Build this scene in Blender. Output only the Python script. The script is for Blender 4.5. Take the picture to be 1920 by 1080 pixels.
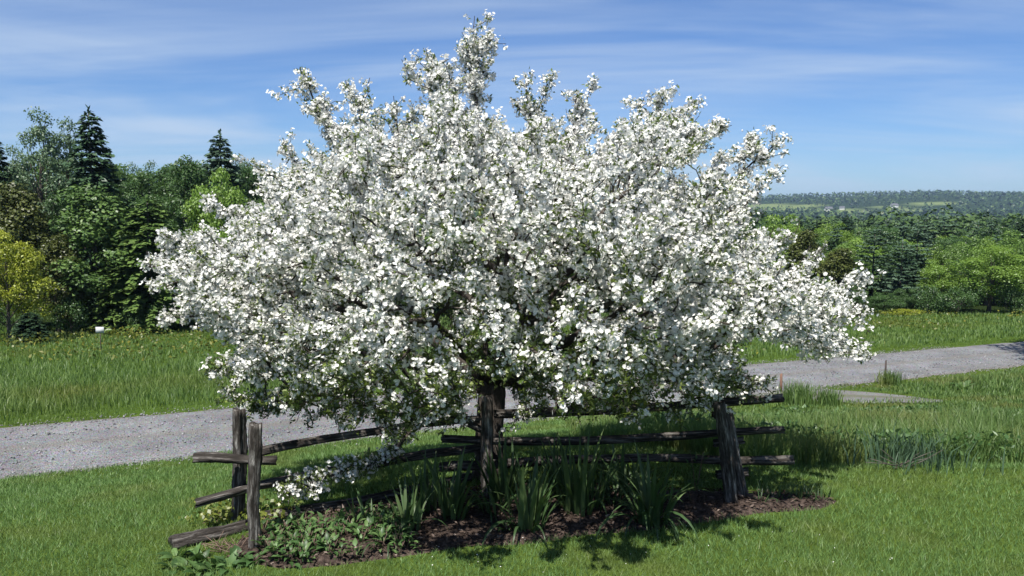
import bpy, math, random
import numpy as np
from mathutils import Vector, Matrix

# ------------------------------------------------------------------ reset
for o in list(bpy.data.objects):
    bpy.data.objects.remove(o)
sc = bpy.context.scene
COL = sc.collection
rnd = random.Random(7)
rng = np.random.default_rng(7)

# ------------------------------------------------------------------ camera, sky, sun, exposure
CAMZ = 3.3
PITCH = math.atan(150 / 1500)
cam_d = bpy.data.cameras.new('camera')
cam_d.sensor_width = 36
cam_d.lens = 1500 / 1920 * 36
cam_d.clip_start = 0.1
cam_d.clip_end = 12000
cam = bpy.data.objects.new('camera', cam_d)
cam.location = (0, 0, CAMZ)
cam.rotation_euler = (math.pi / 2 - PITCH, 0, 0)
COL.objects.link(cam)
sc.camera = cam

SUN_EL = math.radians(60)
SUN_AZ = math.atan2(-0.36, -0.93)          # x = sin, y = cos: behind the camera, a little to the left
world = bpy.data.worlds.new('World')
sc.world = world
world.use_nodes = True
wn, wl = world.node_tree.nodes, world.node_tree.links
wn.clear()
w_out = wn.new('ShaderNodeOutputWorld')
w_bg = wn.new('ShaderNodeBackground')
w_sky = wn.new('ShaderNodeTexSky')
w_sky.sky_type = 'NISHITA'
w_sky.sun_disc = False
w_sky.sun_elevation = SUN_EL
w_sky.sun_rotation = SUN_AZ
w_sky.altitude = 300
w_sky.air_density = 1.0
w_sky.dust_density = 0.25
w_sky.ozone_density = 2.6
w_bg.inputs['Strength'].default_value = 0.068
# thin cirrus: streaks on a high flat layer (direction projected on to a plane overhead)
w_tc = wn.new('ShaderNodeTexCoord')
w_sep = wn.new('ShaderNodeSeparateXYZ')
wl.new(w_tc.outputs['Generated'], w_sep.inputs[0])
def wmath(op, a, b=None):
    n = wn.new('ShaderNodeMath'); n.operation = op
    for i, v in enumerate((a, b)):
        if v is None: continue
        if isinstance(v, (int, float)): n.inputs[i].default_value = v
        else: wl.new(v, n.inputs[i])
    return n.outputs[0]
zz = wmath('MAXIMUM', wmath('ADD', w_sep.outputs['Z'], 0.12), 0.02)
w_cmb = wn.new('ShaderNodeCombineXYZ')
wl.new(wmath('DIVIDE', w_sep.outputs['X'], zz), w_cmb.inputs[0])
wl.new(wmath('DIVIDE', w_sep.outputs['Y'], zz), w_cmb.inputs[1])
def wnoise(scale, rot, stretch, detail, dist):
    m = wn.new('ShaderNodeMapping')
    m.inputs['Rotation'].default_value = (0, 0, rot)
    m.inputs['Location'].default_value = (1.7, 0.55, 0)
    m.inputs['Scale'].default_value = (stretch[0], stretch[1], 1)
    wl.new(w_cmb.outputs[0], m.inputs[0])
    n = wn.new('ShaderNodeTexNoise')
    n.inputs['Scale'].default_value = scale
    n.inputs['Detail'].default_value = detail
    n.inputs['Roughness'].default_value = 0.55
    n.inputs['Distortion'].default_value = dist
    wl.new(m.outputs[0], n.inputs['Vector'])
    return n.outputs['Fac']
c1 = wnoise(0.55, math.radians(18), (0.7, 1.3), 5, 0.8)
c2 = wnoise(2.2, math.radians(24), (0.35, 2.2), 6, 0.3)
csum = wmath('ADD', wmath('MULTIPLY', c1, 0.84), wmath('MULTIPLY', c2, 0.16))
w_r = wn.new('ShaderNodeMapRange')
w_r.inputs['From Min'].default_value = 0.37
w_r.inputs['From Max'].default_value = 0.72
w_r.inputs['To Min'].default_value = 0.0
w_r.inputs['To Max'].default_value = 0.74
w_r.interpolation_type = 'SMOOTHSTEP'
wl.new(csum, w_r.inputs[0])
w_tint = wn.new('ShaderNodeMix'); w_tint.data_type = 'RGBA'; w_tint.blend_type = 'MULTIPLY'
w_tint.inputs['Factor'].default_value = 1.0
wl.new(w_sky.outputs[0], w_tint.inputs[6]); w_tint.inputs[7].default_value = (.51, .69, .98, 1)
w_mix = wn.new('ShaderNodeMix'); w_mix.data_type = 'RGBA'
wl.new(w_r.outputs[0], w_mix.inputs['Factor'])
wl.new(w_tint.outputs[2], w_mix.inputs[6])
w_mix.inputs[7].default_value = (4.7, 5.7, 7.1, 1)
wl.new(w_mix.outputs[2], w_bg.inputs['Color'])
wl.new(w_bg.outputs[0], w_out.inputs['Surface'])

sun_d = bpy.data.lights.new('sun', 'SUN')
sun_d.energy = 5.0
sun_d.angle = math.radians(0.53)
sun_d.color = (1.0, 0.955, 0.89)
sun = bpy.data.objects.new('sun', sun_d)
sdir = Vector((math.sin(SUN_AZ) * math.cos(SUN_EL), math.cos(SUN_AZ) * math.cos(SUN_EL), math.sin(SUN_EL)))
sun.rotation_euler = sdir.to_track_quat('Z', 'Y').to_euler()
sun.location = (0, 0, 40)
COL.objects.link(sun)

sc.view_settings.view_transform = 'Standard'
sc.view_settings.look = 'None'
sc.view_settings.exposure = 0.86
sc.view_settings.gamma = 1.0
sc.render.engine = 'CYCLES'
sc.cycles.max_bounces = 6
sc.cycles.diffuse_bounces = 3
sc.cycles.transmission_bounces = 4
sc.cycles.volume_bounces = 0

# ------------------------------------------------------------------ helpers
def at(px, py, Y):
    """world point seen at photo pixel (px, py) at distance Y in front of the camera"""
    c, s = math.cos(PITCH), math.sin(PITCH)
    u, v = px - 960, 540 - py
    dy = 1500 * c + v * s
    dz = -1500 * s + v * c
    return np.array((u * Y / dy, Y, CAMZ + dz * Y / dy))

def lawn_at(px, py):
    c, s = math.cos(PITCH), math.sin(PITCH)
    u, v = px - 960, 540 - py
    dy = 1500 * c + v * s
    dz = -1500 * s + v * c
    t = -CAMZ / dz
    return np.array((u * t, dy * t))

def project(P):
    c, s = math.cos(PITCH), math.sin(PITCH)
    y, z = P[..., 1], P[..., 2] - CAMZ
    f = y * c - z * s
    up = y * s + z * c
    return 960 + 1500 * P[..., 0] / f, 540 - 1500 * up / f

def norm(a):
    return a / np.maximum(np.linalg.norm(a, axis=-1, keepdims=True), 1e-9)

def smooth01(u):
    u = np.clip(u, 0, 1)
    return u * u * (3 - 2 * u)

def new_mesh(name, V, F, mat=None, var=None, smooth=False):
    """V (n,3); F (m,k) of equal-sided faces, or a list of such arrays"""
    V = np.asarray(V, dtype=np.float32)
    Fs = F if isinstance(F, list) else [F]
    Fs = [np.asarray(f, dtype=np.int32) for f in Fs if len(f)]
    me = bpy.data.meshes.new(name)
    me.vertices.add(len(V)); me.vertices.foreach_set('co', V.ravel())
    nl = sum(f.size for f in Fs); npoly = sum(len(f) for f in Fs)
    me.loops.add(nl)
    me.loops.foreach_set('vertex_index', np.concatenate([f.ravel() for f in Fs]))
    me.polygons.add(npoly)
    starts = []; off = 0
    for f in Fs:
        starts.append(off + np.arange(len(f)) * f.shape[1]); off += f.size
    me.polygons.foreach_set('loop_start', np.concatenate(starts).astype(np.int32))
    if smooth:
        me.polygons.foreach_set('use_smooth', np.ones(npoly, dtype=bool))
    if var is not None:
        a = me.attributes.new('var', 'FLOAT', 'FACE')
        a.data.foreach_set('value', np.asarray(var, dtype=np.float32))
    me.update(calc_edges=True)
    me.validate()
    if mat: me.materials.append(mat)
    return me

def link(name, data, parent=None, loc=None, rot=None, scale=None):
    o = bpy.data.objects.new(name, data)
    COL.objects.link(o)
    if parent is not None: o.parent = parent
    if loc is not None: o.location = loc
    if rot is not None: o.rotation_euler = rot
    if scale is not None: o.scale = scale
    return o

def tag(o, label, cat, group=None, kind=None):
    if label: o['label'] = label
    if cat: o['category'] = cat
    if group: o['group'] = group
    if kind: o['kind'] = kind
    return o

class MB:
    def __init__(s): s.V = []; s.Q = []; s.T = []; s.n = 0
    def add(s, V, Q=None, T=None):
        V = np.asarray(V, float)
        if Q is not None and len(Q): s.Q.append(np.asarray(Q) + s.n)
        if T is not None and len(T): s.T.append(np.asarray(T) + s.n)
        s.V.append(V); s.n += len(V)
    def mesh(s, name, mat, smooth=False):
        F = []
        if s.Q: F.append(np.concatenate(s.Q))
        if s.T: F.append(np.concatenate(s.T))
        return new_mesh(name, np.concatenate(s.V), F, mat, smooth=smooth)

def tube(P, R, n=6, wob=0.0, seed=0, cap=True, squash=1.0):
    """tapered tube along points P with radii R -> verts, quads, tris"""
    P = np.asarray(P, float); R = np.asarray(R, float); m = len(P)
    T = norm(np.gradient(P, axis=0))
    ref = np.array((0, 0, 1.0)) if abs(T[0][2]) < 0.8 else np.array((0, 1.0, 0))
    A = norm(np.cross(T, ref)); B = np.cross(T, A)
    ang = np.linspace(0, 2 * math.pi, n, endpoint=False)
    r = np.ones((m, n))
    if wob:
        g = np.random.default_rng(seed)
        lobes = 1 + wob * g.normal(size=n)
        r = r * lobes[None, :] * (1 + 0.45 * wob * g.normal(size=(m, n)))
    V = P[:, None, :] + R[:, None, None] * r[:, :, None] * (np.cos(ang)[None, :, None] * A[:, None, :] + squash * np.sin(ang)[None, :, None] * B[:, None, :])
    V = V.reshape(-1, 3)
    i = np.arange(m - 1)[:, None] * n; j = np.arange(n)[None, :]; k = (j + 1) % n
    Q = np.stack([i + j, i + k, i + n + k, i + n + j], -1).reshape(-1, 4)
    Tt = []
    if cap:
        V = np.vstack([V, P[0], P[-1]])
        a, b = m * n, m * n + 1
        jj = np.arange(n); kk = (jj + 1) % n
        Tt = np.vstack([np.stack([np.full(n, a), kk, jj], -1), np.stack([np.full(n, b), (m - 1) * n + jj, (m - 1) * n + kk], -1)])
    return V, Q, Tt

# ------------------------------------------------------------------ materials
def mat_base(name):
    m = bpy.data.materials.new(name); m.use_nodes = True
    nt = m.node_tree; nt.nodes.clear()
    out = nt.nodes.new('ShaderNodeOutputMaterial')
    return m, nt, out

def ramp(nt, stops):
    r = nt.nodes.new('ShaderNodeValToRGB')
    el = r.color_ramp.elements
    while len(el) < len(stops): el.new(0.5)
    for e, (p, c) in zip(el, stops):
        e.position = p; e.color = (c[0], c[1], c[2], 1)
    return r

def tex_noise(nt, scale, detail=4, vec=None, rough=0.55, coord='Object', sc3=None):
    n = nt.nodes.new('ShaderNodeTexNoise')
    n.inputs['Scale'].default_value = scale; n.inputs['Detail'].default_value = detail
    n.inputs['Roughness'].default_value = rough
    if vec is None:
        tc = nt.nodes.new('ShaderNodeTexCoord'); vec = tc.outputs[coord]
    if sc3 is not None:
        mp = nt.nodes.new('ShaderNodeMapping'); mp.inputs['Scale'].default_value = sc3
        nt.links.new(vec, mp.inputs[0]); vec = mp.outputs[0]
    nt.links.new(vec, n.inputs['Vector'])
    return n.outputs['Fac']

def mixc(nt, fac, a, b, mode='MIX'):
    m = nt.nodes.new('ShaderNodeMix'); m.data_type = 'RGBA'; m.blend_type = mode
    for sock, v in ((m.inputs['Factor'], fac), (m.inputs[6], a), (m.inputs[7], b)):
        if isinstance(v, (int, float)): sock.default_value = v
        elif isinstance(v, tuple): sock.default_value = (*v, 1) if len(v) == 3 else v
        else: nt.links.new(v, sock)
    return m.outputs[2]

def leaf_mat(name, stops, trans=0.35, tcol=None, gloss=0.04, rand=0.0, patch=None):
    """leafy stuff: colour by the 'var' of each leaf, diffuse + translucent + a little sheen"""
    m, nt, out = mat_base(name)
    at_ = nt.nodes.new('ShaderNodeAttribute'); at_.attribute_name = 'var'
    r = ramp(nt, stops); nt.links.new(at_.outputs['Fac'], r.inputs[0])
    col = r.outputs[0]
    if patch:
        scale, pc, lo, hi = patch
        tc = nt.nodes.new('ShaderNodeNewGeometry')
        f = tex_noise(nt, scale, 3, tc.outputs['Position'])
        mr = nt.nodes.new('ShaderNodeMapRange'); mr.inputs['From Min'].default_value = lo; mr.inputs['From Max'].default_value = hi
        nt.links.new(f, mr.inputs[0])
        col = mixc(nt, mr.outputs[0], col, mixc(nt, 0.75, col, pc))
    if rand:
        oi = nt.nodes.new('ShaderNodeObjectInfo')
        hs = nt.nodes.new('ShaderNodeHueSaturation')
        mr = nt.nodes.new('ShaderNodeMapRange'); mr.inputs['To Min'].default_value = 1 - rand; mr.inputs['To Max'].default_value = 1 + rand
        nt.links.new(oi.outputs['Random'], mr.inputs[0]); nt.links.new(mr.outputs[0], hs.inputs['Value'])
        nt.links.new(col, hs.inputs['Color']); col = hs.outputs[0]
    d = nt.nodes.new('ShaderNodeBsdfDiffuse'); nt.links.new(col, d.inputs[0])
    t = nt.nodes.new('ShaderNodeBsdfTranslucent')
    if tcol: nt.links.new(mixc(nt, 0.5, col, tcol), t.inputs[0])
    else: nt.links.new(col, t.inputs[0])
    mx = nt.nodes.new('ShaderNodeMixShader'); mx.inputs[0].default_value = trans
    nt.links.new(d.outputs[0], mx.inputs[1]); nt.links.new(t.outputs[0], mx.inputs[2])
    sh = mx.outputs[0]
    if gloss:
        g = nt.nodes.new('ShaderNodeBsdfGlossy'); g.inputs['Roughness'].default_value = 0.45
        m2 = nt.nodes.new('ShaderNodeMixShader'); m2.inputs[0].default_value = gloss
        nt.links.new(sh, m2.inputs[1]); nt.links.new(g.outputs[0], m2.inputs[2]); sh = m2.outputs[0]
    nt.links.new(sh, out.inputs['Surface'])
    return m

def solid_mat(name, stops, scale=8, detail=6, rough=0.9, bump=0.4, bscale=None, sc3=None, coord='Object', bdist=0.02):
    m, nt, out = mat_base(name)
    f = tex_noise(nt, scale, detail, None, 0.6, coord, sc3)
    r = ramp(nt, stops); nt.links.new(f, r.inputs[0])
    b = nt.nodes.new('ShaderNodeBsdfPrincipled')
    b.inputs['Roughness'].default_value = rough
    b.inputs['Specular IOR Level'].default_value = 0.2
    nt.links.new(r.outputs[0], b.inputs['Base Color'])
    if bump:
        f2 = tex_noise(nt, bscale or scale * 2, detail, None, 0.65, coord, sc3)
        bp = nt.nodes.new('ShaderNodeBump'); bp.inputs['Strength'].default_value = bump; bp.inputs['Distance'].default_value = bdist
        nt.links.new(f2, bp.inputs['Height']); nt.links.new(bp.outputs[0], b.inputs['Normal'])
    nt.links.new(b.outputs[0], out.inputs['Surface'])
    return m

M_wood = solid_mat('weathered_rail_wood', [(0.34, (.018, .015, .012)), (0.46, (.035, .030, .026)), (0.56, (.08, .072, .064)), (0.72, (.26, .247, .228))],
                   scale=7, sc3=(.5, 5, 5), bump=1.0, bscale=9, bdist=0.03)
M_post = solid_mat('weathered_post_wood', [(0.34, (.018, .015, .012)), (0.46, (.042, .036, .031)), (0.56, (.095, .087, .078)), (0.72, (.33, .315, .29))],
                   scale=7, sc3=(5, 5, .6), bump=1.0, bscale=9, bdist=0.03)
M_bark = solid_mat('apple_bark', [(0.3, (.022, .018, .015)), (0.55, (.06, .05, .042)), (0.8, (.15, .135, .12))], scale=14, sc3=(2, 2, .6), bump=0.8, bdist=0.02)
M_trunk = solid_mat('forest_bark', [(0.3, (.03, .025, .02)), (0.7, (.12, .105, .09))], scale=6, sc3=(1, 1, .3), bump=0.5)
M_twig = solid_mat('dead_twigs', [(0.3, (.09, .06, .045)), (0.7, (.2, .14, .11))], scale=12, bump=0)

# ------------------------------------------------------------------ terrain
RP = np.array((-9.8, 15.2)); RD = np.array((22.5, 12.8)); RD = RD / np.linalg.norm(RD)
RN = np.array((RD[1], -RD[0]))              # towards the camera
ROAD_HALF = 1.95
def road_st(x, y):
    return (x - RP[0]) * RD[0] + (y - RP[1]) * RD[1], (x - RP[0]) * RN[0] + (y - RP[1]) * RN[1]
def road_h(s):
    return -1.38 - 0.0358 * np.clip(s, -25, 80)
def vnoise(x, y, seed=0):
    g = np.random.default_rng(seed); z = 0
    for k in range(6):
        a, b, p = g.normal(size=3)
        z = z + np.sin(x * a + y * b + p * 6) / 6
    return z
VY = np.array([0, 45, 60, 100, 160, 300, 500, 900, 1500, 2100, 2500, 3200, 5000, 7500.])
VZ = np.array([0, -3.6, -4.7, -7.6, -10.0, -12.0, -14.0, -20.0, -10.0, 18.0, 28.0, 22.0, 0.0, -40.0])
def H(x, y):
    x = np.asarray(x, float); y = np.asarray(y, float)
    s, t = road_st(x, y)
    hr = road_h(s)
    # near side: lawn ramps down to the road
    yr = RP[1] + (x - RP[0]) * RD[1] / RD[0] - 2.25
    y0 = 7 + 3 * smooth01((x + 6) / 8)
    u = np.clip((y - y0) / np.maximum(yr - y0, 3.0), 0, 1)
    wq = smooth01((x - 1.5) / 4)
    near = hr * ((1 - wq) * (0.5 * u + 0.5 * smooth01(u)) + wq * (1 - (1 - u) ** 1.7))
    farm = hr - 0.075 * np.clip(-t - 2, 0, 32)
    h = np.where(t > 2, near, np.where(t > -2, hr, farm))
    bump = 0.035 * vnoise(x * 0.9, y * 0.9, 3) + 0.02 * vnoise(x * 2.3, y * 2.3, 5)
    h = h + bump * np.clip((np.abs(t) - 1.6) / 1.5, 0.15, 1)
    # ditch-like hollow and meadow swells on the far side
    h = h + 0.15 * vnoise(x * 0.12, y * 0.12, 9) * smooth01((-t - 4) / 8)
    v = np.interp(y, VY, VZ) + 2.2 * vnoise(x * 0.012, y * 0.012, 11) * smooth01((y - 90) / 200)
    hill = smooth01((y - 1100) / 900)
    v = v + hill * (15 * smooth01((x - 500) / 900) + 11.0 * vnoise(x * 0.0032, y * 0.0016, 12) + 5.0 * vnoise(x * 0.011, y * 0.002, 14))
    w = smooth01((y - 58) / 45)
    side = smooth01((np.abs(x - 10) - 60) / 60)
    w = np.maximum(w, side * smooth01((y - 20) / 40))
    return h * (1 - w) + v * w

def axis(parts):
    out = []
    for a, b, st in parts: out.append(np.arange(a, b, st))
    return np.concatenate(out + [[parts[-1][1]]])
gx = axis([(-6000, -1500, 250), (-1500, -300, 60), (-300, -60, 12), (-60, -16, 2), (-16, 30, 0.3), (30, 60, 1.5), (60, 300, 12), (300, 2400, 50), (2400, 6000, 250)])
gy = axis([(-60, 0, 5), (0, 6, 0.75), (6, 40, 0.3), (40, 100, 1.5), (100, 300, 8), (300, 3200, 40), (3200, 7500, 250)])
X, Y = np.meshgrid(gx, gy)
Z = H(X, Y)
S_, T_ = road_st(X, Y)
edge = 0.22 * vnoise(X * 1.1, Y * 1.1, 21) + 0.14 * vnoise(X * 3.6, Y * 3.6, 22)
Z = Z - 0.09 * smooth01((ROAD_HALF + 0.05 + edge - np.abs(T_)) / 0.35)
# driveway spur
DRV = np.array([(4.0, 22.4), (6.5, 22.9), (8.6, 23.0), (10.4, 22.5), (11.8, 21.9), (12.8, 21.5)])
def drv_dist(x, y):
    d = np.full(np.shape(x), 1e9)
    for (a, b) in zip(DRV[:-1], DRV[1:]):
        ab = b - a; t = np.clip(((x - a[0]) * ab[0] + (y - a[1]) * ab[1]) / (ab @ ab), 0, 1)
        d = np.minimum(d, np.hypot(x - a[0] - t * ab[0], y - a[1] - t * ab[1]))
    return d
DD = drv_dist(X, Y)
Z = Z - 0.07 * smooth01((1.25 * smooth01((13.2 - X) / 2.6) + edge * 1.5 - DD) / 0.4)
# bed
BED_PX = [(430, 1052), (520, 1068), (640, 1062), (760, 1046), (850, 1032), (1000, 1017), (1130, 1004), (1250, 992), (1350, 978), (1450, 966), (1530, 955), (1572, 941),
          (1540, 930), (1470, 928), (1400, 925), (1250, 918), (1100, 915), (930, 912), (800, 925), (700, 945), (600, 965), (520, 985), (450, 1008)]
BED = np.array([lawn_at(*p) for p in BED_PX])
def in_poly(px, py, poly):
    px = np.asarray(px); py = np.asarray(py)
    ins = np.zeros(px.shape, bool)
    j = len(poly) - 1
    for i in range(len(poly)):
        xi, yi = poly[i]; xj, yj = poly[j]
        c = ((yi > py) != (yj > py)) & (px < (xj - xi) * (py - yi) / (yj - yi + 1e-12) + xi)
        ins ^= c; j = i
    return ins
FIELDS = [(600, 1880, 105, 170), (915, 1760, 62, 60), (1600, 1980, 160, 70), (260, 2050, 150, 90), (680, 1640, 55, 90), (805, 1660, 45, 90), (-700, 1900, 200, 120)]
def in_field(x, y):
    r = np.zeros(np.shape(x), bool)
    for (cx, cy, rx, ry) in FIELDS: r |= ((x - cx) / rx) ** 2 + ((y - cy) / ry) ** 2 < 1
    return r
V = np.stack([X, Y, Z], -1).reshape(-1, 3)
ny, nx = X.shape
i = np.arange(ny - 1)[:, None] * nx; j = np.arange(nx - 1)[None, :]
F = np.stack([i + j, i + j + 1, i + nx + j + 1, i + nx + j], -1).reshape(-1, 4)
# ground colour by what grows there
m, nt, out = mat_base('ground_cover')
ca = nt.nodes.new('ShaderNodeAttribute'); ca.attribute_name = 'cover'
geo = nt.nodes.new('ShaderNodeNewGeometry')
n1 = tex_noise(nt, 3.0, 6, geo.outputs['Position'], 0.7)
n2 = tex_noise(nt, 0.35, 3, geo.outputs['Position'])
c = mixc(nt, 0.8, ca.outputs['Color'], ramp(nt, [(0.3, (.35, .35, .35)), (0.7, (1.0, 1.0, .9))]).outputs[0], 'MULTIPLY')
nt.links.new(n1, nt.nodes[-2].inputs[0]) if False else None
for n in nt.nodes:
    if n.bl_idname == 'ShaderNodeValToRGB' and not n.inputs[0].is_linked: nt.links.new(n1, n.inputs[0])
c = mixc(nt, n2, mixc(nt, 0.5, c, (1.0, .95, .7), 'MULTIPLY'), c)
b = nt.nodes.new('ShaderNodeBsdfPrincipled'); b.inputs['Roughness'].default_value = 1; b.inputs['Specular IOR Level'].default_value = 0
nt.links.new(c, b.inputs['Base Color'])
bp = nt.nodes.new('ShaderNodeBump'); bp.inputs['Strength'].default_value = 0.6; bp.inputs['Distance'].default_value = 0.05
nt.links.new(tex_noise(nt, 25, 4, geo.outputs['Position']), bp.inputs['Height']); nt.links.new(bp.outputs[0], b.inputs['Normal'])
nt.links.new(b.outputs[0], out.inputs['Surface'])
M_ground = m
ground_me = new_mesh('ground', V, F, M_ground, smooth=True)
cov = np.zeros((ny, nx, 4), np.float32); cov[..., 3] = 1
cov[..., :3] = (.075, .115, .025)                        # lawn thatch
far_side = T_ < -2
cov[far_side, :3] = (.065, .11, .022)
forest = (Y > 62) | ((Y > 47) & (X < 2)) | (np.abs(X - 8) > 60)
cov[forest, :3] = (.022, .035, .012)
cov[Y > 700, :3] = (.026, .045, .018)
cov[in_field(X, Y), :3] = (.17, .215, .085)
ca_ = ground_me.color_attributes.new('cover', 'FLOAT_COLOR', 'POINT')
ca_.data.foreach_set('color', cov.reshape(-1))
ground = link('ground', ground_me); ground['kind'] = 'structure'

# gravel road and driveway
def gravel_mat(name, stops, edge_col):
    m, nt, out = mat_base(name)
    geo = nt.nodes.new('ShaderNodeNewGeometry')
    a = tex_noise(nt, 19, 6, geo.outputs['Position'], 0.8)
    bb = tex_noise(nt, 0.9, 4, geo.outputs['Position'], 0.6)
    vo = nt.nodes.new('ShaderNodeTexVoronoi'); vo.inputs['Scale'].default_value = 30
    nt.links.new(geo.outputs['Position'], vo.inputs['Vector'])
    r = ramp(nt, stops); nt.links.new(a, r.inputs[0])
    r2 = ramp(nt, [(0.3, (.66, .655, .64)), (0.7, (1.08, 1.08, 1.08))]); nt.links.new(bb, r2.inputs[0])
    c = mixc(nt, 1.0, r.outputs[0], r2.outputs[0], 'MULTIPLY')
    c = mixc(nt, 0.25, c, vo.outputs['Color'], 'SOFT_LIGHT')
    tr = nt.nodes.new('ShaderNodeAttribute'); tr.attribute_name = 'track'
    c = mixc(nt, tr.outputs['Fac'], c, edge_col)
    p = nt.nodes.new('ShaderNodeBsdfPrincipled'); p.inputs['Roughness'].default_value = 0.95; p.inputs['Specular IOR Level'].default_value = 0.1
    nt.links.new(c, p.inputs['Base Color'])
    bp = nt.nodes.new('ShaderNodeBump'); bp.inputs['Strength'].default_value = 0.9; bp.inputs['Distance'].default_value = 0.03
    nt.links.new(vo.outputs['Distance'], bp.inputs['Height']); nt.links.new(bp.outputs[0], p.inputs['Normal'])
    nt.links.new(p.outputs[0], out.inputs['Surface'])
    return m
M_road = gravel_mat('road_gravel', [(0.3, (.098, .101, .104)), (0.5, (.183, .187, .192)), (0.7, (.285, .29, .296))], (.15, .135, .11))
M_drive = gravel_mat('driveway_gravel', [(0.3, (.095, .094, .09)), (0.5, (.18, .178, .172)), (0.7, (.28, .276, .265))], (.11, .115, .07))
ss = np.arange(-40, 110, 0.4); tt = np.linspace(-2.25, 2.25, 31)
S, T = np.meshgrid(ss, tt, indexing='ij')
x = RP[0] + S * RD[0] + T * RN[0]; y = RP[1] + S * RD[1] + T * RN[1]
crown = 0.045 * (1 - (T / 2.1) ** 2) - 0.02 * np.exp(-((np.abs(T) - 0.85) / 0.25) ** 2) - 0.06 * smooth01((np.abs(T) - 1.9) / .35)
z = road_h(S) * np.ones_like(T) + crown + 0.008 * vnoise(x * 3, y * 3, 31) - 0.02
yy_far = smooth01((y - 58) / 45); z = np.where(yy_far > 0, z * (1 - yy_far) + (H(x, y) + .02) * yy_far, z)
n0, n1_ = S.shape
i = np.arange(n0 - 1)[:, None] * n1_; j = np.arange(n1_ - 1)[None, :]
F = np.stack([i + j, i + n1_ + j, i + n1_ + j + 1, i + j + 1], -1).reshape(-1, 4)
road_me = new_mesh('road', np.stack([x, y, z], -1).reshape(-1, 3), F[:, ::-1], M_road, smooth=True)
trk = road_me.attributes.new('track', 'FLOAT', 'POINT')
wob = 0.15 * vnoise(x * 0.5, y * 0.5, 33)
tv = 0.75 * smooth01((np.abs(T) - 1.62 + wob) / 0.4) + 0.5 * np.exp(-((T + wob) / 0.2) ** 2) + 0.22 * np.exp(-((np.abs(T) - 1.35 + wob) / 0.16) ** 2)
trk.data.foreach_set('value', np.clip(tv, 0, 1).astype(np.float32).ravel())
road = link('road', road_me); road['kind'] = 'structure'

pts = []
for a, b_ in zip(DRV[:-1], DRV[1:]):
    n = int(np.linalg.norm(b_ - a) / 0.3)
    for k in range(n): pts.append(a + (b_ - a) * k / n)
pts = np.array(pts); pts = np.stack([np.convolve(np.pad(pts[:, q], 6, 'edge'), np.ones(13) / 13, 'valid') for q in (0, 1)], -1)
tg = norm(np.gradient(pts, axis=0)); nn = np.stack([tg[:, 1], -tg[:, 0]], -1)
tt = np.linspace(-1.5, 1.5, 17)
dw = np.interp(np.arange(len(pts)), [0, len(pts) - 13, len(pts) - 1], [1, 1, .12]) * (1 + .18 * vnoise(np.arange(len(pts)) * .9, 0, 43))
xy = pts[:, None, :] + nn[:, None, :] * (tt[None, :, None] * dw[:, None, None])
z = H(xy[..., 0], xy[..., 1]) - 0.035 + 0.03 * (1 - (tt / 1.5) ** 2)[None, :] + 0.012 * vnoise(xy[..., 0] * 3, xy[..., 1] * 3, 41)
n0, n1_ = z.shape
i = np.arange(n0 - 1)[:, None] * n1_; j = np.arange(n1_ - 1)[None, :]
F = np.stack([i + j, i + j + 1, i + n1_ + j + 1, i + n1_ + j], -1).reshape(-1, 4)
dm = new_mesh('driveway', np.concatenate([xy, z[..., None]], -1).reshape(-1, 3), F[:, ::-1], M_drive, smooth=True)
trk = dm.attributes.new('track', 'FLOAT', 'POINT')
tv = np.broadcast_to(0.9 * np.exp(-(tt / 0.3) ** 2)[None, :], z.shape)
trk.data.foreach_set('value', tv.astype(np.float32).ravel())
drive = link('driveway', dm); drive['kind'] = 'structure'

# loose stones on the road, its shoulders and the driveway
M_stone = solid_mat('loose_stone', [(0.3, (.10, .098, .095)), (0.55, (.23, .225, .22)), (0.75, (.40, .395, .385))], scale=0.0, bump=0)
M_stone.node_tree.nodes.clear()
_nt = M_stone.node_tree; _o = _nt.nodes.new('ShaderNodeOutputMaterial'); _p = _nt.nodes.new('ShaderNodeBsdfDiffuse')
_a = _nt.nodes.new('ShaderNodeAttribute'); _a.attribute_name = 'var'
_r = ramp(_nt, [(0.0, (.06, .06, .06)), (0.5, (.17, .17, .17)), (1.0, (.31, .31, .31))]); _nt.links.new(_a.outputs['Fac'], _r.inputs[0])
_nt.links.new(_r.outputs[0], _p.inputs[0]); _nt.links.new(_p.outputs[0], _o.inputs['Surface'])
def stones(name, label, x, y, z, r_, g):
    n = len(x); o = np.array([(1, 0, 0), (0, 1, 0), (-1, 0, 0), (0, -1, 0), (0, 0, .7), (0, 0, -.7)])
    Vv = np.stack([x, y, z], -1)[:, None, :] + o[None] * (r_[:, None] * g.uniform(.55, 1.3, (n, 6)))[..., None]
    t_ = np.array([(0, 1, 4), (1, 2, 4), (2, 3, 4), (3, 0, 4), (1, 0, 5), (2, 1, 5), (3, 2, 5), (0, 3, 5)])
    Ff = (np.arange(n)[:, None, None] * 6 + t_[None]).reshape(-1, 3)
    return tag(link(name, new_mesh(name, Vv.reshape(-1, 3), Ff, M_stone, np.repeat(g.uniform(size=n), 8))), label, 'gravel', kind='stuff')
gs = np.random.default_rng(55); ns = 13000
s_ = gs.uniform(-14, 34, ns); side = gs.uniform(size=ns) < .5
t_ = np.where(side, gs.uniform(-1.9, 1.9, ns), np.sign(gs.normal(size=ns)) * (1.95 + gs.normal(size=ns) * .22))
xs = RP[0] + s_ * RD[0] + t_ * RN[0]; ys = RP[1] + s_ * RD[1] + t_ * RN[1]
zs = np.where(np.abs(t_) < 1.85, road_h(s_) + 0.045 * (1 - (t_ / 2.1) ** 2) - .02, H(xs, ys)) + .004
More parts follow.
